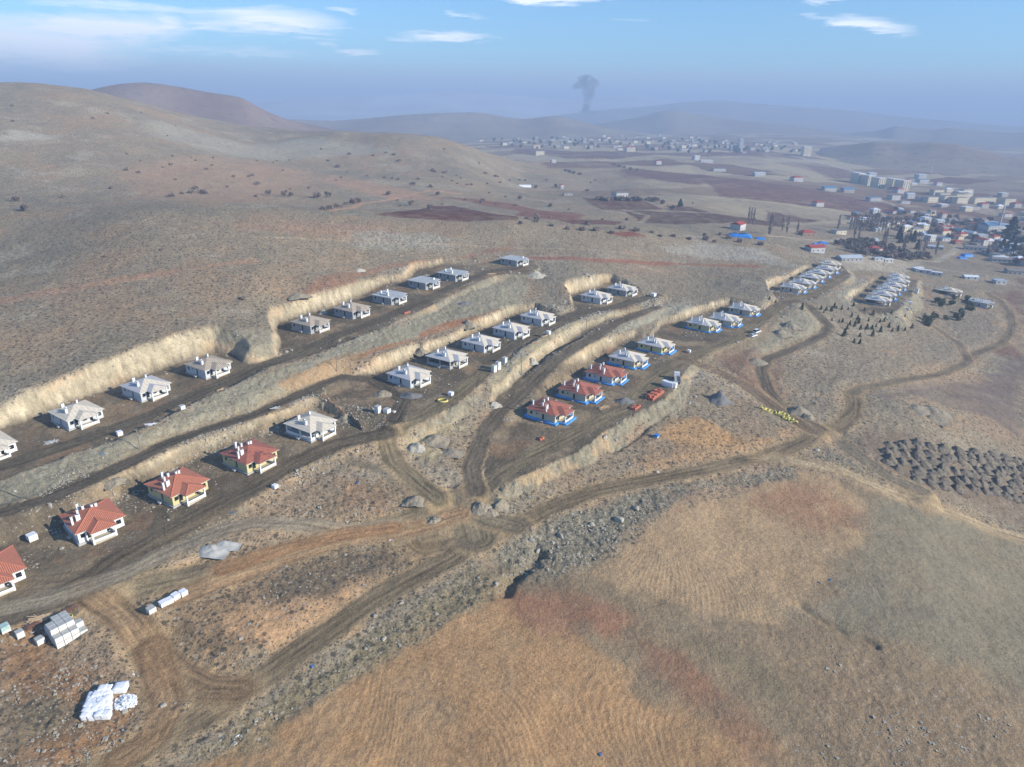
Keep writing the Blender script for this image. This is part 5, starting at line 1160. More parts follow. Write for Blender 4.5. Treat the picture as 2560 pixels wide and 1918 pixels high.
# scattered rubble, uncountable
def rubble():
    r = np.random.RandomState(5); base = []
    areas = []
    for row, su, sd, P in BW:
        P = np.array(P); areas.append(P)
    X = []; Y = []
    for P in areas:
        n = 30000; x = r.uniform(P[:, 0].min() - 9, P[:, 0].max() + 9, n); y = r.uniform(P[:, 1].min() - 9, P[:, 1].max() + 9, n)
        d = sdf(x, y, [tuple(q) for q in P]); den = np.where(d > 0, .95, np.where(d > -3.5, .6, .25)) * (d < 7) * (d > -60)
        k = (r.uniform(0, 1, n) < den * np.clip(fbm(x, y, 9, 3, 301) * 3.2 + .12, 0, 1)); X.append(x[k]); Y.append(y[k])
    for pts, n in (([(1240, 1380), (1400, 1280), (1600, 1225), (1900, 1180), (1990, 1170), (1880, 1215), (1740, 1235), (1620, 1300), (1500, 1400), (1380, 1440), (1270, 1420)], 3600), ([(600, 1830), (800, 1680), (1000, 1560), (1180, 1440), (1260, 1450), (1060, 1580), (880, 1690), (560, 1880), (400, 1918)], 1500),
                   ([(2060, 1600), (2250, 1650), (2400, 1720), (2560, 1800), (2400, 1918), (2050, 1918)], 700), ([(0, 1600), (250, 1640), (420, 1850), (260, 1918), (0, 1918)], 900), ([(1660, 930), (1760, 940), (1740, 1010), (1680, 1010)], 500), ([(640, 1290), (820, 1230), (960, 1180), (1090, 1290), (900, 1350)], 900), ([(360, 1560), (640, 1400), (1060, 1370), (860, 1540), (500, 1700)], 600)):
        P = resolve([(pts,)])[0][0]; Q = np.array(P); x = r.uniform(Q[:, 0].min(), Q[:, 0].max(), n * 3); y = r.uniform(Q[:, 1].min(), Q[:, 1].max(), n * 3)
        k = inside(x, y, P) & (r.uniform(0, 1, n * 3) < np.clip(fbm(x, y, 7, 3, 302) * 3 + .15, 0, 1)); X.append(x[k][:n]); Y.append(y[k][:n])
    X = np.concatenate(X); Y = np.concatenate(Y)
    # keep clear of houses
    ok = np.ones(len(X), bool)
    for hx, hy, hz_, a in HPOS:
        c, s = math.cos(a), math.sin(a); u = (X - hx) * c + (Y - hy) * s; v = -(X - hx) * s + (Y - hy) * c
        ok &= ~((np.abs(u) < 6.4) & (v > -9.7) & (v < 6.6))
    for P, hw, c, st in ROADW:
        if hw > 1.5: ok &= seg_dist(X, Y, P) > hw * .9
    X, Y = X[ok], Y[ok]; Z = height(X, Y)[0]; n = len(X); print('rubble', n)
    S = np.exp(r.normal(-1.45, .5, n)); S = np.clip(S, .08, .9); D0 = np.hypot(X, Y); S *= np.clip(D0 / 260, .8, 1.5)
    cube = np.array([[i, j, k] for i in (-1, 1) for j in (-1, 1) for k in (-1, 1)], float)
    V = cube[None] * S[:, None, None] * .55 * (1 + r.uniform(-.35, .35, (n, 8, 3)))
    a = r.uniform(0, 6.28, n); c, s = np.cos(a)[:, None], np.sin(a)[:, None]
    V = np.stack([V[..., 0] * c - V[..., 1] * s, V[..., 0] * s + V[..., 1] * c, V[..., 2] * .7], -1) + np.stack([X, Y, Z], 1)[:, None]
    Fc = np.array([[0, 1, 3, 2], [4, 6, 7, 5], [0, 4, 5, 1], [2, 3, 7, 6], [0, 2, 6, 4], [1, 5, 7, 3]])
    F = (np.arange(n) * 8)[:, None, None] + Fc[None]
    o = bpy.data.objects.new('rubble', mesh_from('rubble', V.reshape(-1, 3), F.reshape(-1, 4), False, M['rock'])); col.objects.link(o)
    o['label'] = 'loose pale stones and rubble strewn along the terraces and banks'; o['category'] = 'rubble'; o['kind'] = 'stuff'
rubble()

# timber and tile stacks
def planks_mesh(seed, n, L, spread, m, h=.5, name='timber_pile'):
    r = random.Random(seed); b = MB()
    for k in range(n):
        a = r.gauss(0, spread); l = L * r.uniform(.55, 1); x, y = r.uniform(-.35, .35) * L, r.uniform(-.3, .3) * L * .6; z = .06 + h * r.random() * (1 - abs(y) / L)
        d = Vector((math.cos(a), math.sin(a), r.uniform(-.06, .06))) * l / 2; b.beam(Vector((x, y, z)) - d, Vector((x, y, z)) + d, .14, .06)
    return b.mesh(name, m)
for px, py, n, L, sp, m_, a, lab in [(467, 1404, 44, 4.2, .35, 'wood', .5, 'spread pile of pale planks on the verge below the gravel spill'), (106, 1547, 50, 4.0, .45, 'wood', .45, 'jumbled pile of pale planks behind the big block stack'), (164, 1530, 55, 3.4, .5, 'steel', 1.0, 'reddish scaffold pole and prop pile behind the block stack'),
        (80, 1566, 40, 3.0, .5, 'steel', .9, 'rusty steel reinforcement bundle left of the plank pile'), (556, 976, 26, 2.8, .25, 'wood', .6, 'broken wooden pallets on the upper road edge'), (1509, 1020, 22, 4.0, .4, 'wood', .75, 'white and tan boards lying beside the blue footed houses'),
        (728, 1198 + 4, 16, 3.2, .3, 'wood', .7, 'a few thin laths on the verge of the lower left road'), (1338, 858, 20, 3.0, .4, 'wood', .7, 'flat timber stack on the edge of the middle road'), (1362, 842, 16, 3.4, .2, 'wood', .8, 'long boards lying beside the white pallet on the middle road'),
        (1230, 686, 18, 4.0, .05, 'wood', .3, 'neat orange board stack at the edge of the upper road'), (1500, 968 + 20, 12, 3.0, .3, 'wood', .2, 'loose boards in front of the far red roof'), (376, 1075 - 12, 22, 2.6, .6, 'wrap', .4, 'white torn sheeting and offcuts on the upper left road edge'),
        (128, 1107, 26, 3.2, .7, 'block', .4, 'broken pale blocks and offcuts in the yard of the upper left terrace'), (690, 1022, 12, 3.0, .5, 'block', .7, 'a few white offcuts at the start of the dark track')]:
    x, y, z = at(px, py); thing('timber_pile' if m_ == 'wood' else 'scrap_pile', lab, 'pile', (x, y, z), a, 'piles of boards, poles and offcuts', planks_mesh(int(px), n, L, sp, M[m_]))
def tile_stack(px, py, nx, ny, a, lab, hh=1.1):
    x, y, z = at(px, py); b = MB(); r = random.Random(int(px))
    for i in range(nx):
        for j in range(ny):
            w = .95; hgt = hh * r.uniform(.6, 1.1); b.box(i * 1.15, i * 1.15 + w, j * 1.2, j * 1.2 + w, -.1, hgt)
            if r.random() < .6: b.box(i * 1.15 + .1, i * 1.15 + .7, j * 1.2 + .1, j * 1.2 + .6, hgt + .002, hgt + .3 * r.random() + .05)
    thing('tile_stack', lab, 'tile stack', (x, y, z), a, 'stacks of orange roof tiles', b.mesh('tile_stack', M['tilep']))
tile_stack(1632, 1003, 9, 3, math.radians(54), 'long orange stack of roof tiles at the road edge below the truck', 1.5)
tile_stack(1588, 1027, 4, 2, math.radians(54), 'short orange stack of roof tiles nearer the camera', .9)
tile_stack(1351, 1103, 2, 1, math.radians(50), 'small brown brick stack at the tip of the cream bank', .9)
tile_stack(1012, 786, 3, 1, math.radians(50), 'small orange tile stack on the upper road', 1.0)

# yellow pipe coils and hoses
def torus_mesh(R, r, n=28, m=8, mt=None, name='pipe_coil', layers=3):
    V = []; F = []
    for l in range(layers):
        k0 = len(V); RR = R * (1 - .06 * (l % 2))
        for i in range(n):
            a = i * 2 * math.pi / n
            for j in range(m):
                c = j * 2 * math.pi / m; V.append(((RR + r * math.cos(c)) * math.cos(a), (RR + r * math.cos(c)) * math.sin(a), r + l * r * 1.5 + r * math.sin(c)))
        for i in range(n):
            for j in range(m): F.append((k0 + i * m + j, k0 + ((i + 1) % n) * m + j, k0 + ((i + 1) % n) * m + (j + 1) % m, k0 + i * m + (j + 1) % m))
    return mesh_from(name, V, F, True, mt)
coil = torus_mesh(.85, .17, mt=M['yel'], layers=2)
for px, py in [(1902, 1019), (1911, 1021), (1911, 1027), (1919, 1025), (1925, 1028), (1935, 1031), (1945, 1031), (1945, 1036), (1957, 1034), (1955, 1041), (1962, 1045), (1969, 1041), (1972, 1047), (1979, 1048), (1976, 1052), (1988, 1055), (1950, 1038), (1965, 1037)]:
    x, y, z = at(px, py + 2); o = thing('pipe_coil', 'yellow pipe coil in the long heap beside the track junction', 'pipe coil', (x, y, z + .1), 0, 'yellow pipe coils beside the track junction', coil); o.rotation_euler = (rnd.uniform(-.9, .9), rnd.uniform(-.9, .9), rnd.uniform(0, 6))
x, y, z = at(1107, 1003); o = thing('hose', 'yellow hose coiled on the ground beside the white wrapped cube', 'hose', (x, y, z), 0, None, torus_mesh(1.3, .09, mt=M['yel'], name='hose', layers=4)); o.scale = (1.4, 1, 1)
x, y, z = at(170, 1543); o = thing('hose', 'thin yellow hose loop behind the big block stack', 'hose', (x, y, z), 0, None, torus_mesh(.9, .07, mt=M['yel'], name='hose', layers=2))
x, y, z = at(82, 1578); o = thing('wire_coil', 'grey wire coil in front of the steel bundle', 'wire coil', (x, y, z), 0, None, torus_mesh(.7, .05, mt=M['conc'], name='wire_coil', layers=3))

# poles
for px, py, top, lab in [(71, 1245, 1185, 'thin pole on the slope at the far left above the dark track'), (351, 1125, 1070, 'thin pole on the slope right of the lone white pallet'), (843, 929, 897, 'thin pole on the spoil slope below the upper road'), (1185, 1021, 968, 'tall thin pole at the edge of the yard by the middle road'),
        (1303, 938, 893, 'thin pole on the dark yard above the cream cut'), (1387, 858, 818, 'thin pole on the bank below the middle road'), (1465, 829, 797, 'thin pole on the grey spoil slope'), (1671, 712, 680, 'thin pole on the open scrub above the recess'), (1849, 715, 690, 'thin pole on the slope left of the far terrace'), (1573, 785, 762, 'thin pole beside the track near the recessed houses')]:
    x, y, z = at(px, py); D = math.hypot(x, y); d = pdir(px, top); zt = d[2] / math.hypot(d[0], d[1]) * D; H_ = max(5.5, min(zt - z, 9.5)); b = MB(); b.tube((0, 0, -.4), (0, 0, H_), .15, .09, 8)
    t = thing('utility_pole', lab, 'pole', (x, y, z), rnd.uniform(.6, 1.2), 'thin poles across the building site'); ob('pole', b.mesh('pole', M['poleM']), t)
    b = MB(); b.box(-.5, .5, -.05, .05, H_ - .45, H_ - .35); ob('crossarm', b.mesh('crossarm', M['poleM']), t)

# vehicles
def wheel_mesh(r=.34, w=.22):
    b = MB(); b.tube((0, -w / 2, 0), (0, w / 2, 0), r, r, 16, 0); b.tube((0, -w / 2 - .01, 0), (0, w / 2 + .01, 0), r * .55, r * .55, 12, 1); return b.mesh('wheel', [M['rubber'], M['conc']])
def car(px, py, a, lab, van=False):
    x, y, z = at(px, py); t = thing('parked_car', lab, 'car', (x, y, z + .05), a, 'white vehicles parked on the far verge'); L, W = (4.9, 1.85) if van else (4.3, 1.75)
    prof = [(-L / 2, .35), (-L / 2, .95), (-L / 2 + .25, 1.05), (L / 2 - 1.2 if van else .8, 1.05), (L / 2 - .1, .85), (L / 2, .6), (L / 2, .35)]
    b = MB()
    for s in (-1, 1): b.face([(u, s * W / 2, v) for u, v in (prof if s < 0 else prof[::-1])])
    for i in range(len(prof)): p, q = prof[i], prof[(i + 1) % len(prof)]; b.face([(p[0], -W / 2, p[1]), (p[0], W / 2, p[1]), (q[0], W / 2, q[1]), (q[0], -W / 2, q[1])])
    ob('body', b.mesh('body', M['car']), t)
    hc = 1.95 if van else 1.45; c0, c1, c2, c3 = -L / 2 + .1, -L / 2 + (.2 if van else .7), (L / 2 - 1.9 if van else .3), (L / 2 - 1.3 if van else 1.0)
    b = MB(); w0, w1 = W / 2 - .06, W / 2 - .18
    lo = [(c0, -w0, 1.052), (c3, -w0, 1.052), (c3, w0, 1.052), (c0, w0, 1.052)]; hi = [(c1, -w1, hc), (c2, -w1, hc), (c2, w1, hc), (c1, w1, hc)]
    for i in range(4): j = (i + 1) % 4; b.face([lo[i], lo[j], hi[j], hi[i]])
    ob('windows', b.mesh('windows', M['glass']), t)
    b = MB(); b.box(c1, c2, -w1, w1, hc + .002, hc + .06); ob('car_roof', b.mesh('car_roof', M['car']), t)
    for sx in (-1, 1):
        for sy in (-1, 1): ob('wheel', cached('wheel', wheel_mesh), t, (sx * L * .31, sy * (W / 2 - .1), .34))
    return t
car(1883, 842, math.radians(35), 'white car parked on the rubble verge, the nearer one', False)
car(1892, 832, math.radians(40), 'white van parked on the rubble verge just behind the white car', True)
def truck(px, py, a, lab):
    x, y, z = at(px, py); t = thing('truck', lab, 'truck', (x, y, z + .05), a, None)
    b = MB(); b.box(-3.6, 2.0, -1.15, 1.15, 1.0, 1.25); b.box(-3.6, 2.0, -1.15, -1.07, 1.252, 1.85); b.box(-3.6, 2.0, 1.07, 1.15, 1.252, 1.85); ob('flatbed', b.mesh('flatbed', M['conc']), t)
    b = MB(); b.box(2.1, 4.0, -1.15, 1.15, .6, 2.0); b.box(2.15, 3.8, -1.1, 1.1, 2.002, 2.75); ob('cab', b.mesh('cab', M['car']), t)
    b = MB(); b.box(3.802, 3.83, -1.0, 1.0, 2.02, 2.6); ob('windscreen', b.mesh('windscreen', M['glass']), t)
    for sx in (-2.6, -1.4, 3.0):
        for sy in (-1, 1): ob('wheel', cached('wheelb', lambda: wheel_mesh(.5, .3)), t, (sx, sy * 1.0, .5))
truck(1692, 953, math.radians(80), 'white cabbed flatbed truck parked beside the four white pallets')

# ------------------------------------------------------------------ trees and shrubs
M['bark'] = mat('bark', (96, 84, 74), .95, .2, 4.0)
M['twig'] = mat('bare_twigs', (140, 126, 114), .95, .25, 1.5)
M['poplar'] = mat('pale_bare_twigs', (150, 136, 126), .95, .18, 1.5)
M['pine'] = mat('pine_needles', (98, 104, 76), .9, .3, 1.2)
M['spruce'] = mat('dark_needles', (62, 72, 60), .9, .3, 1.2)
def crown_mesh(seed, n, shape, m, size=.3, h=4.0, w=2.0, z0=.6):
    """many small leaf or twig clusters spread through the crown's volume"""
    r = np.random.RandomState(seed); nl = 7
    lc = np.stack([r.uniform(-.6, .6, nl), r.uniform(-.6, .6, nl), r.uniform(.15, .9, nl)], 1)
    P = []
    while len(P) < n:
        if shape == 'cone':
            t = r.uniform(0, 1) ** .8; rad = (1 - t) * w * r.uniform(.25, 1.05) * (1 + .25 * math.sin(t * 22 + seed)); a = r.uniform(0, 6.28); P.append((rad * math.cos(a), rad * math.sin(a), z0 + t * (h - z0)))
        elif shape == 'pole':
            t = r.uniform(0, 1); rad = w * math.sin(math.pi * (t * .8 + .12)) * r.uniform(.1, 1); a = r.uniform(0, 6.28); P.append((rad * math.cos(a), rad * math.sin(a), z0 + t * (h - z0)))
        else:
            c = lc[r.randint(nl)]; q = r.normal(0, 1, 3); q = q / np.linalg.norm(q) * r.uniform(.3, 1) ** .5 * .48
            p = c * [1, 1, .8] + q; P.append((p[0] * w, p[1] * w, z0 + max(p[2], 0) * (h - z0)))
    P = np.array(P); k = len(P); u = r.normal(0, 1, (k, 3)); u /= np.linalg.norm(u, axis=1)[:, None]; v = np.cross(u, r.normal(0, 1, (k, 3))); v /= np.linalg.norm(v, axis=1)[:, None]
    if shape == 'pole': u = u * [.35, .35, 1.6]
    s = size * r.uniform(.5, 1.2, (k, 1)); V = np.stack([P - u * s - v * s * .5, P + u * s - v * s * .3, P + u * s * .7 + v * s * .6, P - u * s * .6 + v * s * .5], 1).reshape(-1, 3)
    return mesh_from('crown', V, np.arange(k * 4).reshape(-1, 4), False, m)
def trunk_mesh(seed, h, r0, limbs, m, top=.8):
    r = random.Random(seed); b = MB(); b.tube((0, 0, -.3), (0, 0, h * top), r0, r0 * .35, 7)
    for i in range(limbs):
        z = h * r.uniform(.15, .6); a = r.uniform(0, 6.28); l = h * r.uniform(.25, .45); b.tube((0, 0, z), (math.cos(a) * l * .7, math.sin(a) * l * .7, z + l * .7), r0 * .45, r0 * .12, 5)
    return b.mesh('trunk', m)
KIND = {
 'shrub': [(crown_mesh(i, 300, 'lump', M['twig'], .20, 1.0, 1.0, .05), trunk_mesh(i, .8, .06, 5, M['bark'])) for i in range(4)],
 'bare_tree': [(crown_mesh(i + 10, 420, 'lump', M['twig'], .13, 1.0, .62, .28), trunk_mesh(i + 10, .9, .04, 7, M['bark'])) for i in range(4)],
 'pine_tree': [(crown_mesh(i + 20, 420, 'cone', M['pine'], .085, 1.0, .30, .08), trunk_mesh(i + 20, .9, .03, 2, M['bark'])) for i in range(3)],
 'round_pine': [(crown_mesh(i + 30, 450, 'lump', M['pine'], .12, 1.0, .60, .1), trunk_mesh(i + 30, .8, .04, 4, M['bark'])) for i in range(3)],
 'spruce_tree': [(crown_mesh(i + 40, 500, 'cone', M['spruce'], .07, 1.0, .27, .04), trunk_mesh(i + 40, .9, .03, 2, M['bark'])) for i in range(2)],
 'poplar_tree': [(crown_mesh(i + 50, 190, 'pole', M['poplar'], .045, 1.0, .085, .1), trunk_mesh(i + 50, 1.0, .012, 3, M['poplar'], .95)) for i in range(3)],
}
def plant(kind, x, y, h, label, group, name=None, wide=1.0):
    cr, tr = rnd.choice(KIND[kind]); t = thing(name or kind, label, 'shrub' if kind == 'shrub' else 'tree', (x, y, gz(x, y) - .05), rnd.uniform(0, 6.28), group, None, (h * wide, h * wide, h))
    ob('crown', cr, t); ob('trunk', tr, t); return t
T0 = [(32, 266, 1), (32, 304, 1), (232, 297, 1), (269, 285, 1), (353, 282, 0), (439, 314, 0), (419, 340, 0), (317, 386, 1), (351, 402, 0), (432, 391, 1), (478, 395, 0), (490, 402, 1), (532, 395, 1), (429, 413, 2), (408, 419, 1), (317, 420, 0), (516, 424, 2), (529, 414, 1), (317, 427, 2), (346, 433, 2), (440, 450, 1),
      (582, 443, 2), (623, 443, 2), (632, 440, 2), (640, 463, 2), (492, 473, 3), (569, 468, 1), (527, 469, 0), (277, 472, 2), (804, 374, 1), (821, 403, 1), (872, 386, 2), (934, 390, 1), (964, 383, 1), (986, 388, 2), (999, 403, 2), (846, 419, 3), (869, 432, 1), (707, 427, 1), (840, 452, 1), (853, 445, 1), (918, 441, 1),
      (724, 401, 0), (692, 403, 0), (683, 407, 0), (643, 403, 0), (962, 445, 2), (980, 447, 2), (995, 450, 2), (1031, 461, 3), (1046, 449, 2), (1080, 427, 2), (1090, 430, 2), (1112, 432, 2), (1141, 440, 1), (1106, 443, 1), (1130, 452, 1), (1199, 409, 1), (1214, 435, 2), (1237, 442, 2), (1245, 443, 1), (1250, 457, 1), (1274, 452, 1),
      (1153, 446, 1), (1144, 460, 1), (1168, 463, 2), (1180, 463, 2), (1218, 460, 1), (1077, 468, 3), (644, 461, 3), (772, 471, 2), (724, 474, 1), (1269, 395, 0), (1111, 374, 1), (158, 495, 2), (432, 492, 3), (455, 486, 2), (482, 483, 3), (503, 482, 3), (516, 484, 3), (639, 492, 2), (406, 625, 0), (265, 642, 0), (608, 749, 1),
      (863, 512, 2), (854, 518, 2), (843, 519, 3), (828, 523, 3), (811, 525, 3), (993, 502, 1), (999, 516, 1), (1106, 512, 1), (1154, 525, 1), (1161, 500, 1), (1238, 512, 1), (1222, 483, 1), (1263, 493, 1), (1289, 515, 2), (1422, 525, 1), (1316, 547, 1), (1373, 544, 1), (1419, 574, 2), (1557, 573, 3), (1589, 577, 3), (1567, 551, 2), (1507, 550, 1),
      (1732, 509, 1), (1761, 600, 3), (1722, 599, 2), (1784, 606, 2), (1651, 592, 2), (1819, 596, 3), (1848, 606, 3), (1903, 613, 3), (1467, 563, 3), (1489, 576, 3), (1452, 576, 3), (1416, 428, 3), (1425, 431, 3), (1436, 434, 3), (1448, 437, 3), (1489, 452, 1), (1476, 458, 1), (1468, 478, 2), (1367, 451, 1), (1300, 451, 1), (1312, 452, 1),
      (1535, 413, 3), (1548, 417, 3), (1562, 420, 3), (1578, 424, 3), (1592, 427, 3), (1340, 556, 2), (1300, 560, 2), (1380, 566, 2), (1630, 583, 2), (1530, 583, 2), (1685, 592, 2), (1760, 590, 2), (1800, 588, 2)]
for i, (px, py, s) in enumerate(T0):
    x, y, z = at(px, py); d = math.hypot(x, y); h = (1.2, 1.8, 2.6, 3.6)[s] * (1 if d < 900 else 1.3)
    plant('shrub', x, y, h * .8, 'leafless dark shrub on the bare hillside' if d < 1400 and px < 1290 else 'leafless dark shrub by the field edges of the valley', 'leafless shrubs scattered over the hillside' if d < 1400 and px < 1290 else 'leafless shrubs by the valley fields', wide=1.25)
T1 = [(43, 502), (64, 526), (672, 487), (710, 489), (729, 490), (794, 494), (824, 491), (883, 508), (896, 507), (973, 487), (1026, 512), (1096, 487), (1077, 523), (1203, 506), (1300, 497), (1376, 516), (1342, 551), (1657, 510), (1681, 522), (1339, 470), (1390, 467)]
for px, py in T1:
    x, y, z = at(px, py + 2); plant('bare_tree', x, y, rnd.uniform(4.2, 6), 'bare round topped tree standing alone in the scrub valley', 'bare trees of the scrub valley')
x, y, z = at(1700, 517); plant('spruce_tree', x, y, 9, 'single dark conifer between the ploughed fields', None, wide=1.7)
T2 = [(10, 915, 3), (65, 940, 3), (292, 1000, 5), (455, 1000, 4), (500, 1010, 4), (545, 1015, 4), (570, 985, 4), (590, 990, 3), (735, 970, 4), (905, 1045, 4), (865, 1100, 3), (720, 1060, 4), (745, 1145, 5), (780, 1120, 5), (795, 1175, 5), (770, 1090, 4), (655, 1230, 7), (680, 1170, 4), (640, 1110, 4), (705, 1130, 4), (850, 1170, 5), (895, 1170, 5),
      (900, 1230, 5), (968, 1195, 5), (965, 1110, 4), (1000, 1105, 4), (1040, 1155, 4), (1120, 1165, 4), (1120, 1185, 4), (740, 1285, 4), (790, 1295, 4), (790, 1235, 4), (550, 1095, 3), (635, 1000, 4), (1065, 1030, 3), (1180, 1060, 3), (1240, 1160, 4), (830, 1010, 3), (690, 1000, 3), (1180, 1180, 4), (1070, 1190, 3), (480, 1030, 3), (610, 1110, 3), (930, 1150, 3)]
for a, b, s in T2:
    x, y, z = at(1920 + a / 3.4515, 480 + (b + 18) / 3.4515); plant('pine_tree', x, y, s * rnd.uniform(.62, .85), 'young slender pine in the plantation below the far terraces', 'young pines below the far terraces', wide=1.1)
for a, b in [(1350, 1090), (1365, 1125), (1395, 1110), (1430, 1070), (1480, 950), (1510, 940), (1490, 975), (1460, 940), (1525, 1090), (1585, 965), (1600, 912), (1620, 1075), (1670, 1070), (1740, 970), (1720, 1000), (1715, 925), (1760, 1015), (1640, 1095), (1380, 1145), (1660, 1040), (1745, 950)]:
    x, y, z = at(1920 + a / 3.4515, 480 + (b + 14) / 3.4515); plant('round_pine', x, y, rnd.uniform(2.8, 4.2), 'rounded bushy pine on the slope right of the young plantation', 'rounded pines on the right hand slope')

# ------------------------------------------------------------------ village and far town
WALLC = {'haze': mat('far_town_wall_hazed', (156, 153, 150), .9, .1, .3), 'white': mat('village_white', (186, 185, 182), .9, .08, .3), 'cream': mat('village_cream', (206, 196, 172), .9, .1, .3), 'grey': mat('village_grey', (168, 164, 158), .9, .12, .3), 'brown': mat('village_brown', (140, 120, 104), .9, .15, .3)}  # far town wall colour is dulled to stand in for thicker haze
ROOFC = {'red': mat('village_red_roof', (160, 72, 60), .85, .18, .4), 'metal': mat('village_metal_roof', (178, 186, 192), .5, .1, .4), 'blue': mat('village_blue_roof', (96, 130, 160), .5, .12, .4), 'grey': mat('village_grey_roof', (132, 126, 120), .9, .16, .4), 'white': mat('village_white_roof', (216, 218, 220), .7, .08, .4)}
def vhouse(wc, rc, sx, sy, h, rtype, k):
    b = MB(); b.box(-sx / 2, sx / 2, -sy / 2, sy / 2, -1.5, h); w = b.mesh('wall', WALLC[wc]); b = MB(); o = .5; X, Y = sx / 2 + o, sy / 2 + o; hr = sy * .22
    if rtype == 'hip':
        L = max(sx / 2 - sy / 2, .3); a0, a1 = (-L, 0, h + hr), (L, 0, h + hr); c = [(-X, -Y, h + .002), (X, -Y, h + .002), (X, Y, h + .002), (-X, Y, h + .002)]
        b.face([c[0], c[1], a1, a0]); b.face([c[1], c[2], a1]); b.face([c[2], c[3], a0, a1]); b.face([c[3], c[0], a0]); b.face(c[::-1])
    elif rtype == 'gable':
        c = [(-X, -Y, h + .002), (X, -Y, h + .002), (X, Y, h + .002), (-X, Y, h + .002)]; a0, a1 = (-X, 0, h + hr), (X, 0, h + hr)
        b.face([c[0], c[1], a1, a0]); b.face([c[1], c[2], a1]); b.face([c[2], c[3], a0, a1]); b.face([c[3], c[0], a0]); b.face(c[::-1])
    else: b.box(-X + .2, X - .2, -Y + .2, Y - .2, h + .002, h + .35)
    r = b.mesh('roof', ROOFC[rc]); wins = []; st = max(1, int(h / 2.8)); tall = h > 12
    def wn(x0, x1, y0, y1, z0, z1):
        b = MB(); b.box(x0, x1, y0, y1, z0, z1); wins.append(b.mesh('window', M['dark']))
    for f in range(1 if tall else st):
        z = .9 + f * 2.8; z1 = h - 1.2 if tall else z + 1.2; n = max(2, int(sx / 4))
        for i in range(n): u = -sx / 2 + sx * (i + .5) / n; wn(u - .55, u + .55, -sy / 2 - .05, -sy / 2 + .05, z, z1)
        n = max(1, int(sy / 4.5))
        for i in range(n): u = -sy / 2 + sy * (i + .5) / n; wn(sx / 2 - .05, sx / 2 + .05, u - .55, u + .55, z, z1)
    return w, r, wins
def village_house(x, y, a, label, group, wc='white', rc='red', sx=11, sy=9, h=3.2, rt='hip', name='village_house', cat='house', win=True, z=None):
    w, r, wd = cached(('vh', wc, rc, sx, sy, h, rt), lambda: vhouse(wc, rc, sx, sy, h, rt, 0)); t = thing(name, label, cat, (x, y, gz(x, y) if z is None else z), a, group)
    ob('wall', w, t); ob('roof', r, t)
    if win:
        for q in wd: ob('window', q, t)
    return t
def VP(px, py, lab, wc, rc, sx, sy, h, rt, a=30, name='village_house', cat='house', grp='named buildings of the village and valley'):
    x, y, z = at(px, py); return village_house(x, y, math.radians(a), lab, None, wc, rc, sx, sy, h, rt, name, cat)
tz = lambda a, b: (1920 + a / 3.4515, 480 + b / 3.4515)
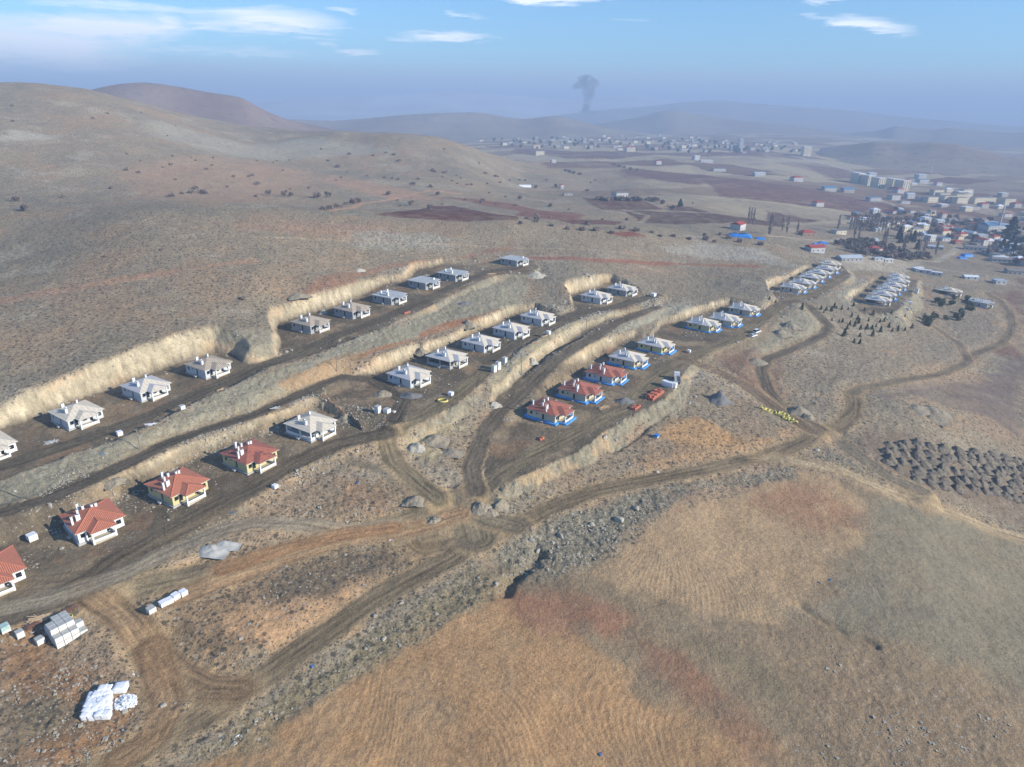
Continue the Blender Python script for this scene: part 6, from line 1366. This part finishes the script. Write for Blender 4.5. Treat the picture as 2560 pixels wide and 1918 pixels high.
for a, b, lab, wc, rc, sx, sy, h, rt, an in [
  (425, 125, 'white two storey house with dark red roof alone in the fields', 'white', 'red', 13, 10, 6, 'hip', 20), (325, 378, 'dark walled house under a bright red roof beside the valley road', 'brown', 'red', 15, 10, 4, 'hip', 15),
  (605, 358, 'tan flat roofed house among the walls beside the poplars', 'cream', 'grey', 14, 9, 3.5, 'flat', 20), (400, 512, 'white gabled house with red roof beside the blue tarpaulins', 'white', 'red', 14, 9, 4, 'gable', 15),
  (900, 530, 'white house with red brown roof below the leafless thicket', 'white', 'red', 13, 10, 5, 'hip', 20), (865, 440, 'long grey shed roof on posts above the thicket', 'grey', 'metal', 17, 9, 3, 'gable', 10),
  (1050, 562, 'low house with rusty red roof right of the thicket house', 'brown', 'red', 12, 7, 2.4, 'gable', 10), (945, 592, 'pale blue site cabin, left of the pair above the rubble bank', 'white', 'metal', 9, 4, 2.6, 'flat', 10), (1030, 605, 'white site cabin, right of the pair above the rubble bank', 'white', 'white', 8, 4, 2.6, 'flat', 10),
  (695, 592, 'long greenish metal canopy above the far terrace', 'grey', 'metal', 20, 9, 3, 'gable', 12), (1425, 492, 'long grey barn in front of the village', 'grey', 'metal', 17, 6, 3, 'gable', -20), (1510, 368, 'red roofed village house near the middle of the village', 'cream', 'red', 13, 9, 5, 'hip', 20),
  (1390, 425, 'tall white village house catching the sun', 'white', 'white', 9, 8, 6.5, 'flat', 25), (1660, 388, 'bright red roofed house in the village', 'cream', 'red', 12, 9, 4, 'hip', 20), (1265, 345, 'wide grey roofed farm house among bare trees', 'cream', 'grey', 16, 10, 4, 'hip', 15),
  (1780, 500, 'long white building on the near side of the village', 'white', 'grey', 20, 7, 3.5, 'gable', -18), (1905, 345, 'big hall with blue roof beside the minaret', 'white', 'blue', 22, 16, 9, 'gable', 15), (1985, 530, 'small white cabin in the open field below the village', 'white', 'white', 8, 5, 3, 'flat', -15),
  (2005, 602, 'long pale shed in the open field below the village', 'white', 'grey', 17, 7, 3, 'gable', -15), (2150, 710, 'grey brown farm building near the right edge', 'grey', 'grey', 20, 8, 3.5, 'gable', -10), (1740, 752, 'white tent like shed on the field right of the cabins', 'white', 'white', 11, 6, 2.4, 'gable', -5), (1990, 790, 'white metal cabin on the field near the right edge', 'white', 'metal', 9, 6, 3, 'flat', 0),
  (1285, 680, 'leftmost of the white site cabins above the second far terrace', 'white', 'white', 10, 4, 2.7, 'flat', 20), (1345, 700, 'middle one of the white site cabins above the second far terrace', 'white', 'white', 10, 4, 2.7, 'flat', -25), (1425, 718, 'rightmost of the white site cabins above the second far terrace', 'white', 'white', 12, 4, 2.7, 'flat', -25),
  (905, 80, 'pale blue roofed house at the left end of the upper suburb', 'white', 'blue', 20, 12, 6, 'flat', 10), (1080, 65, 'white two storey house in the upper suburb', 'white', 'grey', 17, 12, 7, 'flat', 15), (1170, 100, 'long low white building in front of the upper suburb', 'white', 'grey', 16, 9, 4, 'flat', 10), (1215, 55, 'white house with pale roof behind the long low building', 'white', 'metal', 14, 10, 7, 'gable', 10),
  (1320, 75, 'white house left of the school like block', 'white', 'grey', 16, 10, 6, 'flat', 10), (1395, 85, 'cream three storey block in the upper suburb', 'cream', 'grey', 20, 12, 8, 'flat', 15), (2050, 110, 'beige cube shaped block at the far right of the suburb', 'cream', 'grey', 20, 15, 10, 'flat', 10)]:
    VP(*tz(a, b), lab, wc, rc, sx, sy, h, rt, an)
for k, (a, b) in enumerate([(1500, 45), (1540, 70), (1640, 55), (1690, 45), (1650, 85), (1800, 85), (1890, 85), (1700, 10), (1450, 15)]):
    px, py = tz(a, b); x, y, z = at(px, py + 3); village_house(x, y, math.radians(15), 'long cream apartment block in the row behind the suburb', 'cream apartment blocks behind the suburb', 'cream', 'grey', 22, 11, 9, 'flat', 'apartment_building', 'building')
def blocks(px, py, lab, grp, wc='cream', sx=15, sy=22, h=19, a=14):
    x, y, z = at(px, py); village_house(x, y, math.radians(a), lab, grp, wc, 'white', sx, sy, h, 'flat', 'apartment_building', 'building')
for px, py, w in [(2142, 457, 'first'), (2166, 463, 'second'), (2192, 470, 'third'), (2227, 472, 'fourth'), (2252, 477, 'fifth')]:
    blocks(px, py, 'white fronted apartment tower, %s from the left of the five beside the highway' % w, 'five apartment towers beside the highway')
blocks(2009, 390, 'left tower of the beige pair beside the far end of the highway', 'pair of beige towers', 'cream', 13, 14, 26); blocks(2018, 390, 'right tower of the beige pair beside the far end of the highway', 'pair of beige towers', 'cream', 13, 14, 26)
blocks(1848, 378, 'tall narrow white block in the hazy far town', None, 'white', 12, 16, 24); blocks(1832, 377, 'dark wide block beside the tall narrow white one in the far town', None, 'grey', 22, 14, 16)
for px, py, lab, wc, rc, sx, sy, h, rt, a in [
  (1549, 496, 'large white two storey villa with grey roof in the middle of the valley', 'white', 'grey', 16, 13, 7, 'flat', 20), (1404, 471, 'small upright white hut beside the scrub trees', 'white', 'red', 5, 5, 5, 'gable', 20), (1419, 489, 'grey concrete shell of a small house in the scrub valley', 'grey', 'grey', 11, 7, 3.4, 'flat', 10),
  (1844, 574, 'white gabled house with dark red roof above the blue shelter', 'white', 'red', 13, 10, 5.5, 'gable', 50), (1348, 387, 'pale two storey house on the crest of the far slope', 'cream', 'grey', 22, 16, 9, 'flat', 15), (1383, 407, 'tiny white house right of the garden on the far slope', 'white', 'white', 9, 8, 5, 'flat', 15),
  (1644, 411, 'small house with dark trees in the middle of the far fields', 'white', 'red', 13, 11, 7, 'hip', 20), (1739, 400, 'white house standing alone in the far fields', 'white', 'white', 14, 12, 10, 'flat', 20), (1765, 406, 'long white building in the far fields', 'white', 'white', 30, 11, 5, 'flat', 8), (1796, 428, 'white and grey farm in the far brown fields', 'white', 'grey', 26, 12, 5, 'flat', 8),
  (1897, 440, 'white farm house at the edge of the tan field', 'white', 'metal', 22, 12, 5, 'gable', 8), (1990, 453, 'white house with red roof between the fields and the five towers', 'white', 'red', 20, 14, 7, 'hip', 15), (2071, 477, 'pale teal roofed shed below the five towers', 'white', 'blue', 22, 13, 5, 'gable', 8), (2117, 480, 'dark teal roofed shed right of the paler one', 'grey', 'blue', 20, 13, 5, 'gable', 8),
  (2178, 440, 'white building behind the second tower', 'white', 'white', 18, 12, 7, 'flat', 8), (2300, 446, 'white villa right of the five towers, upper one', 'white', 'white', 20, 16, 9, 'flat', 8), (2304, 458, 'white villa right of the five towers, lower one', 'white', 'blue', 22, 16, 8, 'flat', 8), (1341, 371, 'pale house at the near edge of the far town', 'cream', 'red', 20, 16, 10, 'flat', 10), (1575, 379, 'cream building with orange front at the edge of the far town', 'cream', 'red', 26, 18, 12, 'hip', 10)]:
    VP(px, py, lab, wc, rc, sx, sy, h, rt, a)
# white tunnel greenhouse
def tunnel(px, py, L, R, a, lab):
    x, y, z = at(px, py); b = MB(); n = 14
    for i in range(n):
        t0, t1 = math.pi * i / n, math.pi * (i + 1) / n; p = lambda t, u: (u, -R * math.cos(t), R * .8 * math.sin(t)); b.face([p(t0, -L / 2), p(t1, -L / 2), p(t1, L / 2), p(t0, L / 2)])
    for s in (-1, 1): b.face([(s * L / 2, -R * math.cos(math.pi * i / n), R * .8 * math.sin(math.pi * i / n)) for i in range(n + 1)])
    thing('greenhouse', lab, 'greenhouse', (x, y, z - .1), a, None, b.mesh('greenhouse', M['wrap'], True))
tunnel(1312, 468, 17, 4.2, math.radians(8), 'white plastic tunnel greenhouse on the scrub slope')
# blue tarpaulin shelters
def tarp(px, py, sx, sy, h, a, lab, roof=False):
    x, y, z = at(px, py); t = thing('tarpaulin_shelter', lab, 'shelter', (x, y, z), math.radians(a), 'blue tarpaulin covered shelters')
    n = 12; g = np.linspace(-1, 1, n); gx, gy = np.meshgrid(g, g); hh = h * np.clip(1.25 - np.maximum(abs(gx), abs(gy)) ** 4 * 1.3, 0, 1) * (.85 + .3 * fbm(gx * sx + px, gy * sy, 3, 3, 5) * 2)
    V = np.stack([gx * sx / 2, gy * sy / 2, hh - .1], -1).reshape(-1, 3); idx = np.arange(n * n).reshape(n, n); F = np.stack([idx[:-1, :-1], idx[:-1, 1:], idx[1:, 1:], idx[1:, :-1]], -1).reshape(-1, 4)
    ob('tarpaulin', mesh_from('tarpaulin', V, F, False, M['tarp']), t)
    if roof:
        b = MB(); b.box(-sx * .32, sx * .36, -sy * .05, sy * .42, h * 1.15, h * 1.22); ob('roof', b.mesh('roof', ROOFC['grey']), t)
tarp(1848, 592, 22, 9, 3.2, -12, 'long shelter wrapped in bright blue tarpaulin below the red roofed valley house', True); tarp(1900, 598, 9, 6, 1.8, -10, 'blue and white tarpaulin heap right of the long blue shelter'); tarp(2040, 613, 8, 6, 2.2, 0, 'blue tarpaulin roof left of its twin above the gabled house'); tarp(2058, 609, 9, 6, 2.0, -10, 'blue tarpaulin roof right of its twin above the gabled house')
tarp(2415, 641, 11, 8, 3.0, 10, 'blue tarpaulin tent in the field below the village, upper one'); tarp(2405, 647, 9, 6, 2.0, 0, 'blue tarpaulin tent in the field below the village, lower one')
for px, py in [(247 + 9, 1135), (291 - 255, 1230), (1221 - 225, 1005), (978, 1352), (893, 1208), (581, 1282), (336, 1683), (597, 1843), (782, 1666), (1502, 1886), (1545, 1058), (1751, 936), (2075, 1450)]:
    x, y, z = at(px, py); thing('litter', 'scrap of pale blue plastic lying on the ground', 'litter', (x, y, z), rnd.uniform(0, 3), 'blue plastic scraps on the ground', cached(('lit', px % 3), lambda: scrap_mesh(int(px), .5, 7, M['tarp' if px % 3 else 'wrap'], .2, 'litter')))
# minarets
def minaret(px, py, H, lab):
    x, y, z = at(px, py); t = thing('minaret', lab, 'minaret', (x, y, z), 0, 'slender minarets'); b = MB(); b.box(-1.6, 1.6, -1.6, 1.6, -1, H * .18); b.tube((0, 0, H * .18), (0, 0, H * .85), 1.15, .95, 12); ob('shaft', b.mesh('shaft', WALLC['white']), t)
    b = MB(); b.tube((0, 0, H * .66), (0, 0, H * .69), 1.3, 1.8, 12); ob('balcony', b.mesh('balcony', WALLC['white']), t); b = MB(); b.tube((0, 0, H * .85), (0, 0, H), 1.2, .05, 12); ob('spire', b.mesh('spire', ROOFC['metal']), t)
minaret(2493, 582, 36, 'tall white minaret beside the blue roofed hall in the village'); minaret(855, 322, 45, 'tiny white minaret far behind the hillside'); minaret(2327, 432, 30, 'small white minaret in the hazy suburb at right')
# fill of the village, the suburb and the far town
r3 = random.Random(11)
def scatter(poly, n, mind):
    W = resolve([(poly,)])[0][0]; Q = np.array(W); o = []; tries = 0
    pq = np.array(poly, float)
    while len(o) < n and tries < 60:
        tries += 1; k = 400; P = np.stack([np.array([r3.uniform(pq[:, 0].min(), pq[:, 0].max()) for _ in range(k)]), np.array([r3.uniform(pq[:, 1].min(), pq[:, 1].max()) for _ in range(k)])], 1)
        P = P[inside(P[:, 0], P[:, 1], poly)]
        for px, py in P:
            x, y, z = at(px, py)
            if all((x - a) ** 2 + (y - b) ** 2 > mind ** 2 for a, b in o): o.append((x, y))
            if len(o) >= n: break
    return o
VILL = [(2120, 545), (2230, 520), (2350, 540), (2470, 555), (2600, 580), (2600, 690), (2520, 665), (2440, 625), (2330, 600), (2220, 585), (2140, 565)]
for x, y in scatter(VILL, 78, 15):
    wc = r3.choice(['white', 'cream', 'grey', 'brown', 'white']); rc = r3.choice(['red', 'grey', 'metal', 'grey', 'white', 'blue']); sx, sy = r3.choice([(11, 8), (9, 7), (13, 8)])
    village_house(x, y, math.radians(r3.choice([15, 20, 25, -65])), 'small village house with %s roof among bare trees' % {'red': 'a red', 'grey': 'a grey', 'metal': 'a pale metal', 'white': 'a white', 'blue': 'a blue grey'}[rc], 'small village houses with %s roofs' % rc, wc, rc, sx, sy, r3.choice([3.2, 3.2, 6]), r3.choice(['hip', 'gable', 'flat']))
for x, y in scatter([(2200, 455), (2300, 450), (2420, 470), (2600, 490), (2600, 560), (2400, 530), (2250, 510)], 32, 26):
    village_house(x, y, math.radians(15), 'pale house of the hazy suburb at right', 'pale houses of the suburb at right', r3.choice(['white', 'cream', 'grey']), r3.choice(['grey', 'red', 'white']), 14, 10, r3.choice([4, 6.5]), r3.choice(['hip', 'flat']))
for k, poly in enumerate([[(1180, 352), (1400, 345), (1700, 350), (2000, 372), (2000, 384), (1800, 384), (1500, 376), (1300, 372)], [(1250, 340), (1500, 335), (1900, 350), (2080, 366), (2080, 378), (1800, 372), (1400, 356)]]):
    for x, y in scatter(poly, 52, 34):
        village_house(x, y, math.radians(15), 'tiny pale house of the hazy town on the far plain', 'tiny houses of the hazy far town', r3.choice(['haze', 'cream', 'haze', 'grey']), r3.choice(['grey', 'grey', 'red', 'white']), 15, 11, r3.choice([4, 6, 8]), 'flat', win=False)
for k, poly in enumerate([[(1180, 352), (1400, 345), (1700, 350), (2000, 372), (2000, 384), (1800, 384), (1500, 376), (1300, 372)]]):
    for x, y in scatter(poly, 90, 40): plant('round_pine', x, y, r3.uniform(7, 11), 'dark tree of the hazy far town', 'trees of the hazy far town')
for x, y in scatter(VILL, 85, 9):
    plant('bare_tree', x, y, r3.uniform(4.5, 7.5), 'bare tree between the village houses', 'bare trees between the village houses')
for x, y in scatter([(2090, 612), (2160, 605), (2270, 640), (2340, 650), (2240, 655), (2150, 640)], 60, 5):
    plant('bare_tree', x, y, r3.uniform(5, 7), 'leafless tree of the dense thicket in front of the village', 'leafless thicket in front of the village')
for x, y in scatter([(2480, 600), (2600, 610), (2600, 650), (2500, 640)], 14, 12) + scatter([(2240, 590), (2300, 590), (2300, 625), (2240, 620)], 8, 8):
    plant('spruce_tree', x, y, r3.uniform(8, 13), 'dark evergreen tree in the village', 'dark evergreens in the village', wide=1.3)
x, y, z = at(2524, 592); plant('spruce_tree', x, y, 24, 'very big dark conifer right of the minaret', None, wide=1.6)
for a, b in [(705, 320), (730, 330), (745, 300), (760, 330), (790, 325), (815, 330), (835, 320), (850, 330), (880, 325), (905, 335), (935, 330), (960, 325), (985, 335), (1010, 330), (735, 420), (770, 435), (1125, 350), (1140, 380), (1160, 490), (1175, 495), (985, 470), (1000, 480), (1290, 545), (1330, 535), (1345, 530), (1440, 545), (5, 360), (15, 365), (120, 330), (160, 345), (245, 370), (600, 330), (710, 300), (860, 300), (920, 305), (1060, 320), (1090, 330)]:
    px, py = tz(a, b + 12); x, y, z = at(px, py); plant('poplar_tree', x, y, rnd.uniform(14, 20), 'tall pale leafless poplar near the village', 'pale leafless poplars near the village')
for a, b in [(1870, 600 - 66), (1876, 536), (1882, 540), (1500, 1), (1640, 1)]:
    if b < 10: continue
    x, y, z = at(a, b + 24); plant('poplar_tree', x, y, 17, 'tall pale leafless poplar beside the red roofed valley house', 'poplars beside the valley house')
for px in range(1494, 1650, 8):
    x, y, z = at(px, 499 + (px - 1494) * .03 + rnd.uniform(-2, 2)); plant('shrub', x, y, rnd.uniform(3, 5), 'bluish bare garden shrub in the hedge beside the white villa', 'garden shrubs beside the white villa')
